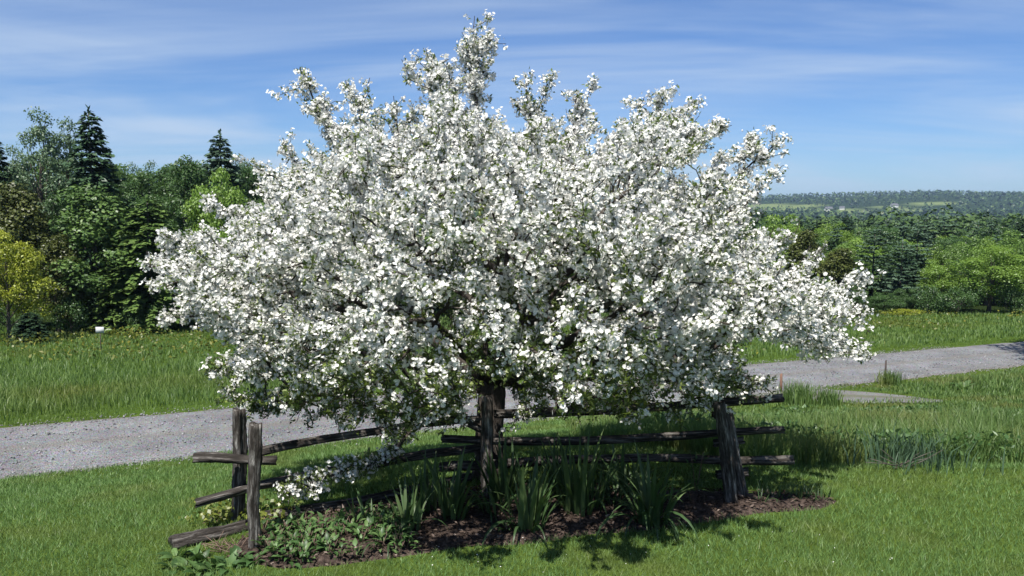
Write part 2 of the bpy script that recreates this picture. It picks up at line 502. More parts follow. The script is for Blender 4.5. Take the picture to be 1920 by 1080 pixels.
stones('loose_gravel', 'loose grey stones scattered on the gravel road and its shoulders', xs, ys, zs, gs.uniform(.008, .03, ns) * np.where(gs.uniform(size=ns) < .06, 1.6, 1), gs)

# mulch bed: a low mound following the outline
M_mulch = solid_mat('bark_mulch', [(0.3, (.016, .011, .009)), (0.5, (.05, .035, .028)), (0.72, (.12, .088, .072))], scale=22, bump=1.0, bscale=45, coord='Object', bdist=0.03)
bx, by = np.meshgrid(np.arange(-3.6, 4.0, 0.06), np.arange(6.9, 10.1, 0.06))
def poly_dist(x, y, poly):
    d = np.full(x.shape, 1e9)
    for a, b_ in zip(poly, np.roll(poly, -1, axis=0)):
        ab = b_ - a; t = np.clip(((x - a[0]) * ab[0] + (y - a[1]) * ab[1]) / (ab @ ab), 0, 1)
        d = np.minimum(d, np.hypot(x - a[0] - t * ab[0], y - a[1] - t * ab[1]))
    return d
sd = poly_dist(bx, by, BED) * np.where(in_poly(bx, by, BED), 1, -1)
sdn = sd + 0.05 * vnoise(bx * 5, by * 5, 51)
bz = H(bx, by) + np.clip(sdn * 0.35, -0.06, 0.05) + 0.015 * vnoise(bx * 9, by * 9, 52) * (sd > 0)
ny_, nx_ = bx.shape
i = np.arange(ny_ - 1)[:, None] * nx_; j = np.arange(nx_ - 1)[None, :]
F = np.stack([i + j, i + j + 1, i + nx_ + j + 1, i + nx_ + j], -1).reshape(-1, 4)
keep = (sd > -0.18).reshape(-1)[F].all(1)
F = F[keep]; used = np.unique(F); remap = -np.ones(nx_ * ny_, int); remap[used] = np.arange(len(used))
bed = link('garden_bed', new_mesh('garden_bed', np.stack([bx, by, bz], -1).reshape(-1, 3)[used], remap[F], M_mulch, smooth=True)); bed['kind'] = 'structure'
def GZ(x, y):
    """top of the ground at a point (lawn or mulch)"""
    p = np.array([[x]]), np.array([[y]])
    s = poly_dist(*p, BED)[0, 0] * (1 if in_poly(*p, BED)[0, 0] else -1)
    return float(H(x, y)) + (min(s * 0.35, 0.05) if s > 0 else 0)

# ------------------------------------------------------------------ leaf and blade makers
def cards(C, D, N, L, W, fold=0.25, mid=0.45):
    """diamond leaves folded along the midrib: base C, direction D, normal N"""
    D = norm(D); Sd = norm(np.cross(D, N)); Nn = np.cross(Sd, D)
    L = np.asarray(L)[:, None]; W = np.asarray(W)[:, None]
    tip = C + D * L
    m_ = C + D * L * mid + Nn * W * fold
    V = np.stack([C, m_ + Sd * W * 0.5, tip, m_ - Sd * W * 0.5], 1).reshape(-1, 3)
    F = np.arange(len(C) * 4).reshape(-1, 4)
    return V, F

def rand_dir(n, g, up=0.0):
    d = g.normal(size=(n, 3)); d[:, 2] += up
    return norm(d)

def blades2(P, Hh, W, lean, g):
    """two-piece bent grass blades: 6 verts, 2 quads each"""
    n = len(P)
    a = g.uniform(0, 2 * math.pi, n)
    side = np.stack([np.cos(a), np.sin(a), np.zeros(n)], -1)
    b = a + math.pi / 2 + g.normal(size=n) * 0.5
    ld = np.stack([np.cos(b), np.sin(b), np.zeros(n)], -1) * lean[:, None]
    up = np.array((0, 0, 1.0))
    w = side * (W * 0.5)[:, None]
    m_ = P + up * (Hh * 0.55)[:, None] + ld * (Hh * 0.22)[:, None]
    t = P + up * (Hh * (1 - 0.25 * lean))[:, None] + ld * (Hh * 0.75)[:, None]
    V = np.stack([P - w, P + w, m_ + w * 0.8, m_ - w * 0.8, t + w * 0.12, t - w * 0.12], 1).reshape(-1, 3)
    i = np.arange(n)[:, None] * 6
    F = np.concatenate([i + np.array([0, 1, 2, 3]), i + np.array([3, 2, 4, 5])], 1).reshape(-1, 4)
    return V, F

# ------------------------------------------------------------------ split-rail fence
def split_log(P0, P1, r, seed, sag=0.0, squash=0.8, n=14, segs=26, flat=0.16, vertical=False, taper=0.0):
    g = np.random.default_rng(seed)
    P0 = np.asarray(P0, float); P1 = np.asarray(P1, float)
    L = np.linalg.norm(P1 - P0)
    u = np.linspace(0, 1, segs)
    d = norm((P1 - P0)[None])[0]
    ref = np.array((0, 1.0, 0)) if vertical else np.array((0, 0, 1.0))
    A = norm(np.cross(d, ref)[None])[0]; B = np.cross(A, d)
    bend = np.cumsum(np.cumsum(g.normal(size=(2, segs)), 1), 1); bend -= bend[:, :1] + (bend[:, -1:] - bend[:, :1]) * u
    bend = bend / (np.abs(bend).max(1, keepdims=True) + 1e-9) * 0.012 * L
    c = u[:, None] * L
    # local x = along the log (z for posts), so that the grain in the material follows it
    ang = np.linspace(0, 2 * math.pi, n, endpoint=False)
    corner = g.integers(3, 5)
    ph = g.uniform(0, 6)
    prof = 1 + flat * np.cos(corner * ang + ph) + 0.07 * g.normal(size=n)
    crk = 1 - 0.17 * (g.uniform(size=n) < 0.28)
    rr = r * prof[None, :] * crk[None, :] * (1 + 0.05 * g.normal(size=(segs, n))) * (1 + 0.08 * np.sin(u * 5 + ph))[:, None] * (1 - taper * u)[:, None]
    along = u[:, None] * L + np.where((np.arange(segs) == 0)[:, None], -1, np.where((np.arange(segs) == segs - 1)[:, None], 1, 0)) * 0.025 * g.uniform(0, 1, size=(segs, n))
    ya = rr * np.cos(ang) + bend[0][:, None]
    zb = rr * np.sin(ang) * squash + bend[1][:, None] - (sag * 4 * u * (1 - u))[:, None]
    if vertical: V = np.stack([ya, zb, along], -1).reshape(-1, 3)
    else: V = np.stack([along, ya, zb], -1).reshape(-1, 3)
    i = np.arange(segs - 1)[:, None] * n; j = np.arange(n)[None, :]; k = (j + 1) % n
    Q = np.stack([i + j, i + k, i + n + k, i + n + j], -1).reshape(-1, 4)
    e0 = np.array([[ (0.0 if not vertical else 0), 0, 0]]); 
    ends = np.array([[0.01, bend[0][0], bend[1][0]], [L - 0.01, bend[0][-1], bend[1][-1]]])
    if vertical: ends = ends[:, [1, 2, 0]]
    V = np.vstack([V, ends]); a, b_ = segs * n, segs * n + 1
    jj = np.arange(n); kk = (jj + 1) % n
    Tt = np.vstack([np.stack([np.full(n, a), kk, jj], -1), np.stack([np.full(n, b_), (segs - 1) * n + jj, (segs - 1) * n + kk], -1)])
    if vertical: Mx = Matrix(((A[0], B[0], d[0]), (A[1], B[1], d[1]), (A[2], B[2], d[2])))
    else: Mx = Matrix(((d[0], A[0], B[0]), (d[1], A[1], B[1]), (d[2], A[2], B[2])))
    return V, Q, Tt, Mx.to_4x4(), Vector(P0)

fence_base = Vector((-0.3, 9.2, 0.0))
fence = link('split_rail_fence', None, loc=fence_base)
tag(fence, 'old weathered grey split-rail fence with leaning posts under the blossoming tree', 'fence')
def fence_piece(name, P0, P1, r, seed, mat, label=None, **kw):
    V, Q, Tt, Mx, org = split_log(P0, P1, r, seed, **kw)
    o = link(name, new_mesh(name, V, [Q, Tt], mat), fence)
    o.matrix_local = Matrix.Translation(org - fence_base) @ Mx
    if label: o['label'] = label
    return o
def post(px, py, topx, topy, r, seed, Yoff=0.0, sink=0.12, **kw):
    b = lawn_at(px, py); g0 = np.array((b[0], b[1], -sink + GZ(b[0], b[1])))
    t = at(topx, topy, b[1] + Yoff)
    return fence_piece('post', g0, t, r, seed, M_post, vertical=True, squash=0.85, **kw)
post(474, 1034, 479, 796, 0.072, 101, segs=34, taper=0.12)
post(441, 972, 447, 770, 0.070, 102, segs=34)
post(917, 940, 914, 745, 0.062, 103, segs=34)
post(1374, 951, 1349, 757, 0.068, 104, segs=34)
post(1396, 940, 1362, 768, 0.060, 105, 0.05, segs=34)
def rail(p0, Y0, p1, Y1, r, seed, **kw):
    return fence_piece('rail', at(*p0, Y0), at(*p1, Y1), r, seed, M_wood, **kw)
rail((364, 860), 7.98, (517, 864), 8.2, 0.056, 111, segs=16)
rail((478, 848), 8.20, (896, 786), 9.34, 0.058, 112, sag=-0.03)
rail((369, 943), 7.95, (898, 839), 9.36, 0.055, 113, sag=-0.03)
rail((500, 967), 8.12, (880, 893), 9.42, 0.055, 114)
rail((831, 823), 9.26, (1468, 806), 8.98, 0.050, 115, sag=0.01)
rail((826, 876), 9.24, (1486, 862), 8.98, 0.068, 116)
rail((930, 777), 9.42, (1466, 746), 9.0, 0.065, 117, sag=-0.02)
rail((322, 1018), 7.55, (466, 984), 8.05, 0.085, 118, squash=0.75, segs=20, label='fallen rail end lying against the front post, split and pale on top')
rail((1338, 778), 9.0, (1362, 770), 9.03, 0.05, 119, segs=6)
rail((1340, 832), 9.05, (1392, 826), 9.05, 0.055, 120, segs=6)
rail((1346, 890), 9.06, (1400, 884), 9.06, 0.06, 121, segs=6)
rail((880, 796), 9.3, (955, 832), 9.4, 0.045, 122, segs=8)

# ------------------------------------------------------------------ blossoming tree
def px_poly(pts): return np.array(pts, float)
SIL = px_poly([(430, 750), (400, 700), (430, 655), (345, 605), (325, 560), (305, 515), (345, 460), (430, 450), (430, 405), (495, 378), (492, 330), (548, 305), (560, 275),
               (615, 280), (612, 225), (655, 215), (720, 240), (765, 235), (790, 165), (838, 165), (880, 205), (925, 210), (960, 235), (1000, 215), (1060, 240), (1110, 225),
               (1160, 262), (1205, 205), (1295, 215), (1342, 245), (1300, 285), (1245, 285), (1240, 335), (1300, 345), (1350, 320), (1405, 345), (1412, 400), (1385, 440),
               (1475, 455), (1470, 505), (1530, 530), (1590, 540), (1608, 585), (1590, 635), (1540, 655), (1440, 620), (1395, 660), (1420, 715), (1350, 768), (1200, 790),
               (1050, 775), (960, 745), (880, 790), (740, 808), (560, 785)])
SIL[:, 1] = np.where(SIL[:, 1] < 560, 560 + (SIL[:, 1] - 560) * 0.93, SIL[:, 1]); SIL[:, 0] = 935 + (SIL[:, 0] - 935) * 0.965
TC = np.array((-0.27, 9.72))
base_z = GZ(*TC)
nodes = [np.array((TC[0], TC[1], base_z - 0.1))]; parent = [-1]; plen = [0.0]
def add_path(par, pts_):
    for p in pts_:
        nodes.append(np.asarray(p, float)); plen.append(plen[par] + np.linalg.norm(nodes[-1] - nodes[par])); parent.append(par); par = len(nodes) - 1
    return par
def bez(p0, p1, p2, n):
    t = np.linspace(0, 1, n + 1)[1:, None]
    return (1 - t) ** 2 * p0 + 2 * t * (1 - t) * p1 + t * t * p2
trunk_pts = [(-.275, 9.72, .12), (-.27, 9.72, .35), (-.275, 9.71, .6), (-.25, 9.7, .85), (-.24, 9.69, 1.08)]
fork = add_path(0, trunk_pts)
fork2 = add_path(fork, [(-.15, 9.7, 1.3), (-.1, 9.72, 1.6)])
fork3 = add_path(fork2, [(-.12, 9.74, 1.95), (-.2, 9.75, 2.4)])
LIMBS = [(fork, 560, 560, 9.5), (fork, 480, 650, 9.0), (fork2, 640, 350, 10.0), (fork3, 790, 300, 9.2), (fork3, 893, 215, 9.75), (fork3, 1040, 330, 10.2),
         (fork2, 1215, 330, 9.4), (fork2, 1370, 440, 9.9), (fork, 1490, 595, 9.4), (fork, 740, 600, 7.7), (fork, 1090, 590, 7.5), (fork2, 930, 460, 7.8),
         (fork2, 700, 470, 11.9), (fork2, 1200, 470, 12.0), (fork3, 950, 370, 12.0), (fork, 1310, 660, 8.6), (fork, 620, 735, 8.8), (fork, 900, 640, 12.2)]
for f_, px, py, Yl in LIMBS:
    p2 = at(px, py, Yl); p0 = nodes[f_]
    mid = p0 + (p2 - p0) * 0.45 + np.array((0, 0, 0.28 * np.linalg.norm((p2 - p0)[:2])))*(0.9 if p2[2] > 1.9 else 0.35)
    path = bez(p0, mid, p2, 9) + rng.normal(size=(9, 3)) * 0.035
    add_path(f_, path)
# explicit shoots (base px, tip px, distance)
SHOOTS = [((893, 205), (890, 30), 9.75), ((893, 130), (866, 60), 9.75), ((893, 125), (927, 64), 9.75), ((893, 165), (876, 112), 9.7), ((893, 170), (915, 120), 9.8),
          ((870, 235), (757, 118), 9.3), ((838, 190), (798, 102), 9.25), ((850, 180), (835, 122), 9.4), ((800, 165), (770, 150), 9.2),
          ((640, 300), (563, 130), 9.6), ((605, 205), (542, 156), 9.6), ((625, 260), (588, 190), 9.5), ((690, 270), (648, 150), 9.3), ((675, 210), (690, 175), 9.3),
          ((750, 270), (738, 180), 9.5), ((765, 240), (787, 195), 9.6), ((1000, 265), (985, 140), 10.0), ((1005, 235), (1026, 155), 10.1), ((1060, 285), (1117, 146), 9.9),
          ((1085, 215), (1079, 182), 9.9), ((1040, 250), (960, 195), 10.2), ((1180, 290), (1208, 182), 9.5), ((1215, 270), (1250, 172), 9.4), ((1250, 265), (1300, 186), 9.3),
          ((1270, 265), (1362, 238), 9.4), ((1250, 275), (1335, 280), 9.5), ((1160, 290), (1172, 232), 9.5), ((1365, 410), (1412, 246), 9.8), ((1395, 320), (1478, 254), 9.8), ((1385, 400), (1458, 322), 9.7),
          ((1330, 400), (1350, 285), 10.0), ((1300, 410), (1262, 330), 10.1), ((560, 320), (530, 258), 9.8), ((540, 345), (466, 306), 9.6), ((500, 420), (392, 386), 9.5),
          ((480, 440), (445, 400), 9.4), ((430, 470), (310, 445), 9.3), ((400, 510), (268, 500), 9.3), ((380, 520), (290, 535), 9.2), ((420, 590), (303, 598), 9.2), ((480, 655), (384, 706), 8.9),
          ((500, 690), (410, 690), 9.0), ((620, 740), (424, 752), 8.7), ((560, 748), (470, 765), 8.7), ((1400, 490), (1492, 438), 9.7), ((1420, 480), (1450, 432), 9.6), ((1450, 550), (1552, 458), 9.6),
          ((1500, 590), (1622, 514), 9.5), ((1520, 600), (1632, 590), 9.4), ((1490, 630), (1636, 674), 9.2), ((1530, 640), (1600, 650), 9.2), ((1370, 690), (1446, 735), 8.8), ((1340, 720), (1420, 748), 8.7), ((1280, 735), (1345, 765), 8.8),
          ((1090, 735), (1190, 790), 9.0), ((700, 755), (742, 835), 8.8), ((860, 760), (775, 790), 9.0), ((650, 755), (610, 775), 8.8), ((1000, 740), (960, 800), 9.2)]
tips = []            # (node index, weight)
def attach(p, bias=0.3):
    N_ = np.array(nodes); d = np.linalg.norm(N_ - p, axis=1)
    rootd = np.linalg.norm(N_[:, :] - np.array((-.15, 9.7, 1.3)), axis=1)
    cost = d + bias * np.array(plen)
    cost[:fork] = 1e9
    cost[(rootd > np.linalg.norm(p - np.array((-.15, 9.7, 1.3))) + 0.15)] += 1.0
    return int(np.argmin(cost))
def grow(p, droop=0.0):
    a = attach(p); p0 = nodes[a]; L = np.linalg.norm(p - p0)
    pd = nodes[a] - nodes[parent[a]] if parent[a] >= 0 else np.array((0, 0, 1.0))
    pd = pd / (np.linalg.norm(pd) + 1e-6)
    mid = p0 + (p - p0) * 0.4 + pd * L * 0.18 + np.array((0, 0, 0.10 * L))
    n = max(2, int(L / 0.14))
    path = bez(p0, mid, p, n); path[:-1] += rng.normal(size=path[:-1].shape) * 0.012
    return add_path(a, path)
# fill points inside the crown
g = np.random.default_rng(11)
cand = np.stack([g.uniform(-4.8, 4.8, 90000), g.uniform(5.9, 13.0, 90000), g.uniform(0.95, 5.7, 90000)], -1)
dy = (cand[:, 1] - 9.5) / np.where(cand[:, 1] < 9.5, 3.5, 3.3)
k = np.clip(1 - np.abs(dy) ** 2.7, 0.02, 1) ** (1 / 2.7)
px_, py_ = project(cand)
cc = np.array((935, 590.0))
qx = cc[0] + (px_ - cc[0]) / k; qy = cc[1] + (py_ - cc[1]) / np.where(py_ > cc[1], np.maximum(k, 0.72), k)
ins = in_poly(qx, qy, SIL) & (np.abs(dy) < 1)
ex = in_poly(cc[0] + (qx - cc[0]) / 0.74, cc[1] + (qy - cc[1]) / 0.74, SIL)
okc = ins & (~ex | (g.uniform(size=len(cand)) < 0.30))
cand = cand[okc]
cnz = vnoise(1.9 * cand[:, 0] + .7 * cand[:, 2], 1.9 * cand[:, 1] + 1.5 * cand[:, 2], 17) + .7 * vnoise(3.1 * cand[:, 0] - 2.2 * cand[:, 2], 2.6 * cand[:, 1] + 2.9 * cand[:, 2], 18)
lowc = (cand[:, 2] < 2.2) & (cand[:, 1] < 9.0)
cpx, cpy = project(cand)
lowc &= ~((np.abs(cpx - 920) < 52) & (cpy > 705) & (cand[:, 1] < 9.4))
cnz[(np.abs(cpx - 920) < 52) & (cpy > 705) & (cand[:, 1] < 9.4)] = -2
cand = cand[(cnz > -0.22) | (lowc & (g.uniform(size=len(cand)) < 0.7)) | ((g.uniform(size=len(cand)) < 0.25) & (cnz > -1.9))]
sel = []
MIND = 0.235
cell = {}
for p in cand:
    kx = tuple((p / MIND).astype(int)); bad = False
    for a in (-1, 0, 1):
        for b_ in (-1, 0, 1):
            for c_ in (-1, 0, 1):
                for q in cell.get((kx[0] + a, kx[1] + b_, kx[2] + c_), ()):
                    if abs(q[0] - p[0]) + abs(q[1] - p[1]) + abs(q[2] - p[2]) < MIND * 1.3: bad = True
    if not bad: cell.setdefault(kx, []).append(p); sel.append(p)
sel = np.array(sel)[:2600]
sel = sel[np.argsort(np.linalg.norm(sel - np.array((-.15, 9.7, 1.4)), axis=1))]
sh = [(at(*b, Y_), at(*t, Y_)) for b, t, Y_ in SHOOTS]
hang = [at(800, 770, 8.9), at(765, 815, 8.7), at(735, 848, 8.6), at(705, 866, 8.5), at(675, 874, 8.4), at(640, 882, 8.35), at(605, 895, 8.3), at(575, 912, 8.25), at(540, 918, 8.2)]
for b_, t in sh: grow(b_)
for p in sel: tips.append(grow(p))
flower_chains = []
def child_shoot(a, tip):
    L = np.linalg.norm(tip - nodes[a]); n = max(3, int(L / 0.12))
    pts_ = nodes[a] + (tip - nodes[a]) * np.linspace(0, 1, n + 1)[1:, None]
    pts_[:-1] += rng.normal(size=pts_[:-1].shape) * 0.012
    return add_path(a, pts_)
for b_, t in sh:
    N_ = np.array(nodes); a = int(np.argmin(np.linalg.norm(N_ - b_, axis=1)))
    e = child_shoot(a, t); tips.append(e)
    dirn = norm((t - nodes[a])[None])[0]; L = np.linalg.norm(t - nodes[a])
    for q in range(int(L / 0.052)):          # short side spurs make the shoot a plume
        f_ = rng.uniform(-0.05, 0.94); p = nodes[a] + (t - nodes[a]) * f_
        i0 = int(np.argmin(np.linalg.norm(np.array(nodes) - p, axis=1)))
        sd_ = norm((rng.normal(size=3) * np.array((1, 1, .6)) + dirn * 0.9 + np.array((0, 0, .2)))[None])[0]
        tips.append(child_shoot(i0, nodes[i0] + sd_ * (0.06 + 0.30 * rng.uniform() ** 1.6) * (1.25 - 0.55 * f_)))
par_ = attach(hang[0]); last = par_
for h_ in hang:
    last = child_shoot(last, h_)
    for q in range(9):
        tips.append(child_shoot(last, nodes[last] + norm(rng.normal(size=(1, 3)) + np.array((-.5, 0, -.05)))[0] * rng.uniform(.08, .22)))
tips.append(last)
# short outer shoots on the tips
for a in list(tips[:len(sel)]):
    p = nodes[a]
    outw = p - np.array((-.15, 9.7, 1.8)); outw = outw / np.linalg.norm(outw)
    upw = 0.55 if p[2] > 1.9 else -0.15
    for q in range(rng.integers(1, 3)):
        d = norm((outw * 0.7 + np.array((0, 0, upw)) + rng.normal(size=3) * 0.5)[None])[0]
        tips.append(child_shoot(a, p + d * rng.uniform(0.12, 0.26)))
NP_ = np.array(nodes); PAR = np.array(parent); nN = len(nodes)
# pipe-model radii
area = np.zeros(nN); haschild = np.zeros(nN, bool); haschild[PAR[1:]] = True
EXP = 2.25
area[~haschild] = 0.0032 ** EXP
for i_ in range(nN - 1, 0, -1): area[PAR[i_]] += area[i_]
rad = area ** (1 / EXP)
rad = rad * (0.172 / rad[2]); rad = np.maximum(rad, 0.0026)
rad[0] *= 1.35; rad[1] *= 1.22; rad[2] *= 1.05
# limb thickness is capped so that the wood stays slim
depth_cap = np.where(np.arange(nN) <= fork, 1e9, 0.085)
rad = np.minimum(rad, depth_cap)
tree = link('apple_tree', None, loc=(TC[0], TC[1], base_z))
tag(tree, 'wide spreading apple tree covered in white blossom beside the rail fence', 'tree')
tp = np.array((TC[0], TC[1], base_z))
# chains -> tubes
main_child = -np.ones(nN, int)
for i_ in range(1, nN):
    p = PAR[i_]
    if main_child[p] < 0 or area[i_] > area[main_child[p]]: main_child[p] = i_
tb = MB(); lb = MB()
for i_ in range(1, nN):
    if main_child[PAR[i_]] == i_ and PAR[i_] != 0: continue
    ch = [PAR[i_], i_]
    while main_child[ch[-1]] >= 0: ch.append(main_child[ch[-1]])
    R_ = rad[ch].copy(); R_[0] = min(R_[0], R_[1] * 1.15) if ch[0] != 0 else R_[0]
    big = R_[1] > 0.03
    if ch[0] == 0:
        e = [q for q in ch if q <= fork3]; R_ = rad[e]
        Pm = NP_[e]; uu = np.linspace(0, len(e) - 1, 40)
        Pm = np.stack([np.interp(uu, np.arange(len(e)), Pm[:, q]) for q in range(3)], -1); Rm = np.interp(uu, np.arange(len(e)), R_)
        Vt, Qt, Tt = tube(Pm - tp, Rm, 18, 0.07, 77)
        tb.add(Vt, Qt, Tt)
        rest = ch[len(e) - 1:]
        if len(rest) > 1:
            Vt, Qt, Tt = tube(NP_[rest] - tp, rad[rest], 8, 0.06, 5); lb.add(Vt, Qt, Tt)
        continue
    Vt, Qt, Tt = tube(NP_[ch] - tp, R_, 9 if big else (5 if R_[1] > 0.012 else 3), 0.07 if big else 0, i_, cap=big)
    lb.add(Vt, Qt, Tt)
link('trunk', tb.mesh('trunk', M_bark, True), tree)
link('branches', lb.mesh('branches', M_bark, True), tree)
# flowering sites along the thin wood
seg_i = np.where((rad < 0.016) & (PAR >= 0))[0]
A_ = NP_[PAR[seg_i]]; B_ = NP_[seg_i]; SL = np.linalg.norm(B_ - A_, axis=1)
g = np.random.default_rng(23)
cnt = g.poisson(SL / 0.036)
sid = np.repeat(np.arange(len(seg_i)), cnt)
f_ = g.uniform(size=len(sid))[:, None]
site = A_[sid] * (1 - f_) + B_[sid] * f_
sdir_ = norm(B_ - A_)[sid]
ctr = np.array((-.15, 9.7, 2.2))
relp = (site - ctr) / np.array((4.4, 3.5, 2.6))
outer = np.linalg.norm(relp, axis=1)
spx, spy = project(site)
low = smooth01((2.5 - site[:, 2] - 0.20 * np.abs(site[:, 0] + .2)) / 0.8)     # the underside bears few flowers
pf = np.clip(0.30 + 0.85 * smooth01((outer - 0.25) / 0.45), 0, 1) * (1 - 0.82 * low)
snz = vnoise(2.2 * site[:, 0] + .9 * site[:, 2], 2.2 * site[:, 1] + 1.7 * site[:, 2], 27) + .6 * vnoise(4.6 * site[:, 0] - 3 * site[:, 2], 4.1 * site[:, 1] + 3.3 * site[:, 2], 28)
pf = pf * np.clip(0.95 + 0.55 * snz, 0.3, 1.0)
hg = site[:, 2] < 0.95
pf[hg] = 0.42
has = g.uniform(size=len(site)) < pf
rad_dir = g.normal(size=(len(site), 3)); rad_dir[:, 2] += 0.35
rad_dir -= sdir_ * (rad_dir * sdir_).sum(1, keepdims=True) * 0.8
rad_dir = norm(rad_dir)
cl = site + rad_dir * g.uniform(0.015, 0.085, len(site))[:, None]
fs = np.where(has)[0]
nf = g.integers(5, 11, len(fs))
fi = np.repeat(fs, nf); nF = len(fi)
FC = cl[fi] + g.normal(size=(nF, 3)) * 0.024
FN = norm(rad_dir[fi] * 0.8 + g.normal(size=(nF, 3)) * 0.5 + np.array((0, 0, .35)))
FR = g.uniform(0.0145, 0.0225, nF)
# five cupped petals
ta = norm(np.cross(FN, g.normal(size=(nF, 3)))); tb_ = np.cross(FN, ta)
cup = g.uniform(0.15, 0.75, nF)
Vf = np.zeros((nF, 5, 3, 3)); ph = g.uniform(0, 6.28, nF)
for q in range(5):
    a = ph + q * 2 * math.pi / 5
    d = ta * np.cos(a)[:, None] + tb_ * np.sin(a)[:, None]; sd_ = np.cross(FN, d)
    r_ = FR[:, None]; c_ = cup[:, None] * g.uniform(.6, 1.3, (nF, 1))
    Vf[:, q, 0] = FC - d * r_ * 0.02
    Vf[:, q, 1] = FC + d * r_ * (0.98 - 0.25 * c_) + sd_ * r_ * 0.50 + FN * r_ * c_ * 0.8
    Vf[:, q, 2] = FC + d * r_ * (0.98 - 0.25 * c_) - sd_ * r_ * 0.50 + FN * r_ * c_ * 0.8
M_petal = leaf_mat('apple_petals', [(0.0, (.60, .59, .55)), (0.35, (.76, .76, .73)), (1.0, (.875, .865, .815))], trans=0.3, gloss=0.0)
fv = np.repeat(g.uniform(size=nF), 5)
bl = link('blossom', new_mesh('blossom', Vf.reshape(-1, 3) - tp, np.arange(nF * 15).reshape(-1, 3), M_petal, fv), tree); bl['kind'] = 'stuff'
# leaves
nl_ = np.where(has, 2, 5) + (g.uniform(size=len(site)) < 0.4)
li = np.repeat(np.arange(len(site)), nl_); nL = len(li)
LC = site[li] + rad_dir[li] * g.uniform(0.0, 0.05, nL)[:, None] + g.normal(size=(nL, 3)) * 0.012
LD = norm(rad_dir[li] * 0.7 + sdir_[li] * 0.35 + g.normal(size=(nL, 3)) * 0.5)
LN = norm(g.normal(size=(nL, 3)) * 0.6 + np.array((0, 0, 1)))
Lv, Lf = cards(LC, LD, LN, g.uniform(0.03, 0.068, nL), g.uniform(0.018, 0.034, nL))
M_aleaf = leaf_mat('apple_leaves', [(0.0, (.04, .066, .018)), (0.6, (.10, .145, .035)), (1.0, (.24, .30, .06))], trans=0.42, tcol=(.25, .34, .05), gloss=0.06)
lf = link('leaves', new_mesh('leaves', Lv - tp, Lf, M_aleaf, g.uniform(size=nL) ** 1.4), tree); lf['kind'] = 'stuff'

# ------------------------------------------------------------------ lawn and meadow grass
M_lawn = leaf_mat('lawn_grass', [(0.0, (.045, .09, .024)), (0.5, (.118, .215, .062)), (0.9, (.195, .305, .10)), (1.0, (.37, .38, .19))], trans=0.35, tcol=(.15, .25, .03), gloss=0.015,
                  patch=(0.8, (.165, .19, .055), 0.5, 0.72))
M_tall = leaf_mat('tall_grass', [(0.0, (.05, .10, .026)), (0.5, (.11, .185, .05)), (0.9, (.17, .25, .072)), (1.0, (.28, .26, .12))], trans=0.4, tcol=(.13, .24, .03), gloss=0.02,
                  patch=(0.5, (.19, .17, .05), 0.5, 0.72))
M_mead = leaf_mat('meadow_grass', [(0.0, (.05, .10, .028)), (0.5, (.12, .195, .055)), (0.9, (.18, .265, .078)), (1.0, (.20, .20, .05))], trans=0.4, tcol=(.13, .24, .03), gloss=0.015,
                  patch=(0.16, (.15, .15, .03), 0.52, 0.75))
def scatter(n, y0, y1, g, spread=0.72, pw=2.0):
    """ground points, thinning out with distance from the house"""
    u = g.uniform(size=n)
    if pw == 1: y = y0 * (y1 / y0) ** u
    else: y = (y0 ** (1 - pw + 1) + u * (y1 ** (2 - pw) - y0 ** (2 - pw))) ** (1 / (2 - pw)) if pw != 2 else y0 * (y1 / y0) ** u
    x = g.uniform(-1, 1, n) * (spread * y + 0.8)
    return x, y
def bed_sd(x, y):
    return poly_dist(x, y, BED) * np.where(in_poly(x, y, BED), 1, -1)
def tall_zone(x, y):
    s, t = road_st(x, y)
    e = 0.25 * vnoise(x * 1.3, y * 1.3, 61)
    return (t > 2.6) & (y > 10.05 + e + 0.03 * x + 1.8 * np.clip((3.2 - x) / 1.5, 0, 9)) & (x > 1.2)
g = np.random.default_rng(31)
def stuff_grass(name, label, cat, x, y, hh, ww, lean, mat, g, two=True, sink=0.01):
    P = np.stack([x, y, H(x, y) - sink], -1)
    if two:
        V_, F_ = blades2(P, hh, ww, lean, g); var = np.repeat(np.clip(g.beta(2, 2.2, len(x)), 0, 1), 2)
    else:
        n = len(x); a = g.uniform(0, 6.28, n); side = np.stack([np.cos(a), np.sin(a), 0 * a], -1) * (ww * .5)[:, None]
        b_ = g.uniform(0, 6.28, n); tip = P + np.stack([np.cos(b_) * lean * hh, np.sin(b_) * lean * hh, hh * (1 - .3 * lean)], -1)
        V_ = np.stack([P - side, P + side, tip], 1).reshape(-1, 3); F_ = np.arange(3 * n).reshape(-1, 3); var = g.beta(2, 2.2, n)
    o = link(name, new_mesh(name, V_, F_, mat, var)); tag(o, label, cat, kind='stuff'); return o
# mown lawn
x, y = scatter(430000, 6.0, 19.0, g)
s, t = road_st(x, y)
bs = bed_sd(x, y)
ok_ = (t > 1.95 + 0.3 * vnoise(x * 2.1, y * 2.1, 62)) & (bs < -0.02 + 0.05 * vnoise(x * 6, y * 6, 63)) & ~tall_zone(x, y) & (drv_dist(x, y) > 1.3)
x, y = x[ok_], y[ok_]; n = len(x)
hh = g.uniform(0.03, 0.10, n) * (1 + 0.25 * vnoise(x * 1.1, y * 1.1, 64)) * (0.8 + 0.02 * y)
stuff_grass('lawn_grass', 'short mown green lawn grass around the garden bed', 'grass', x, y, hh, g.uniform(0.006, 0.011, n) * (y / 9), g.uniform(0.2, 0.9, n), M_lawn, g, two=False)
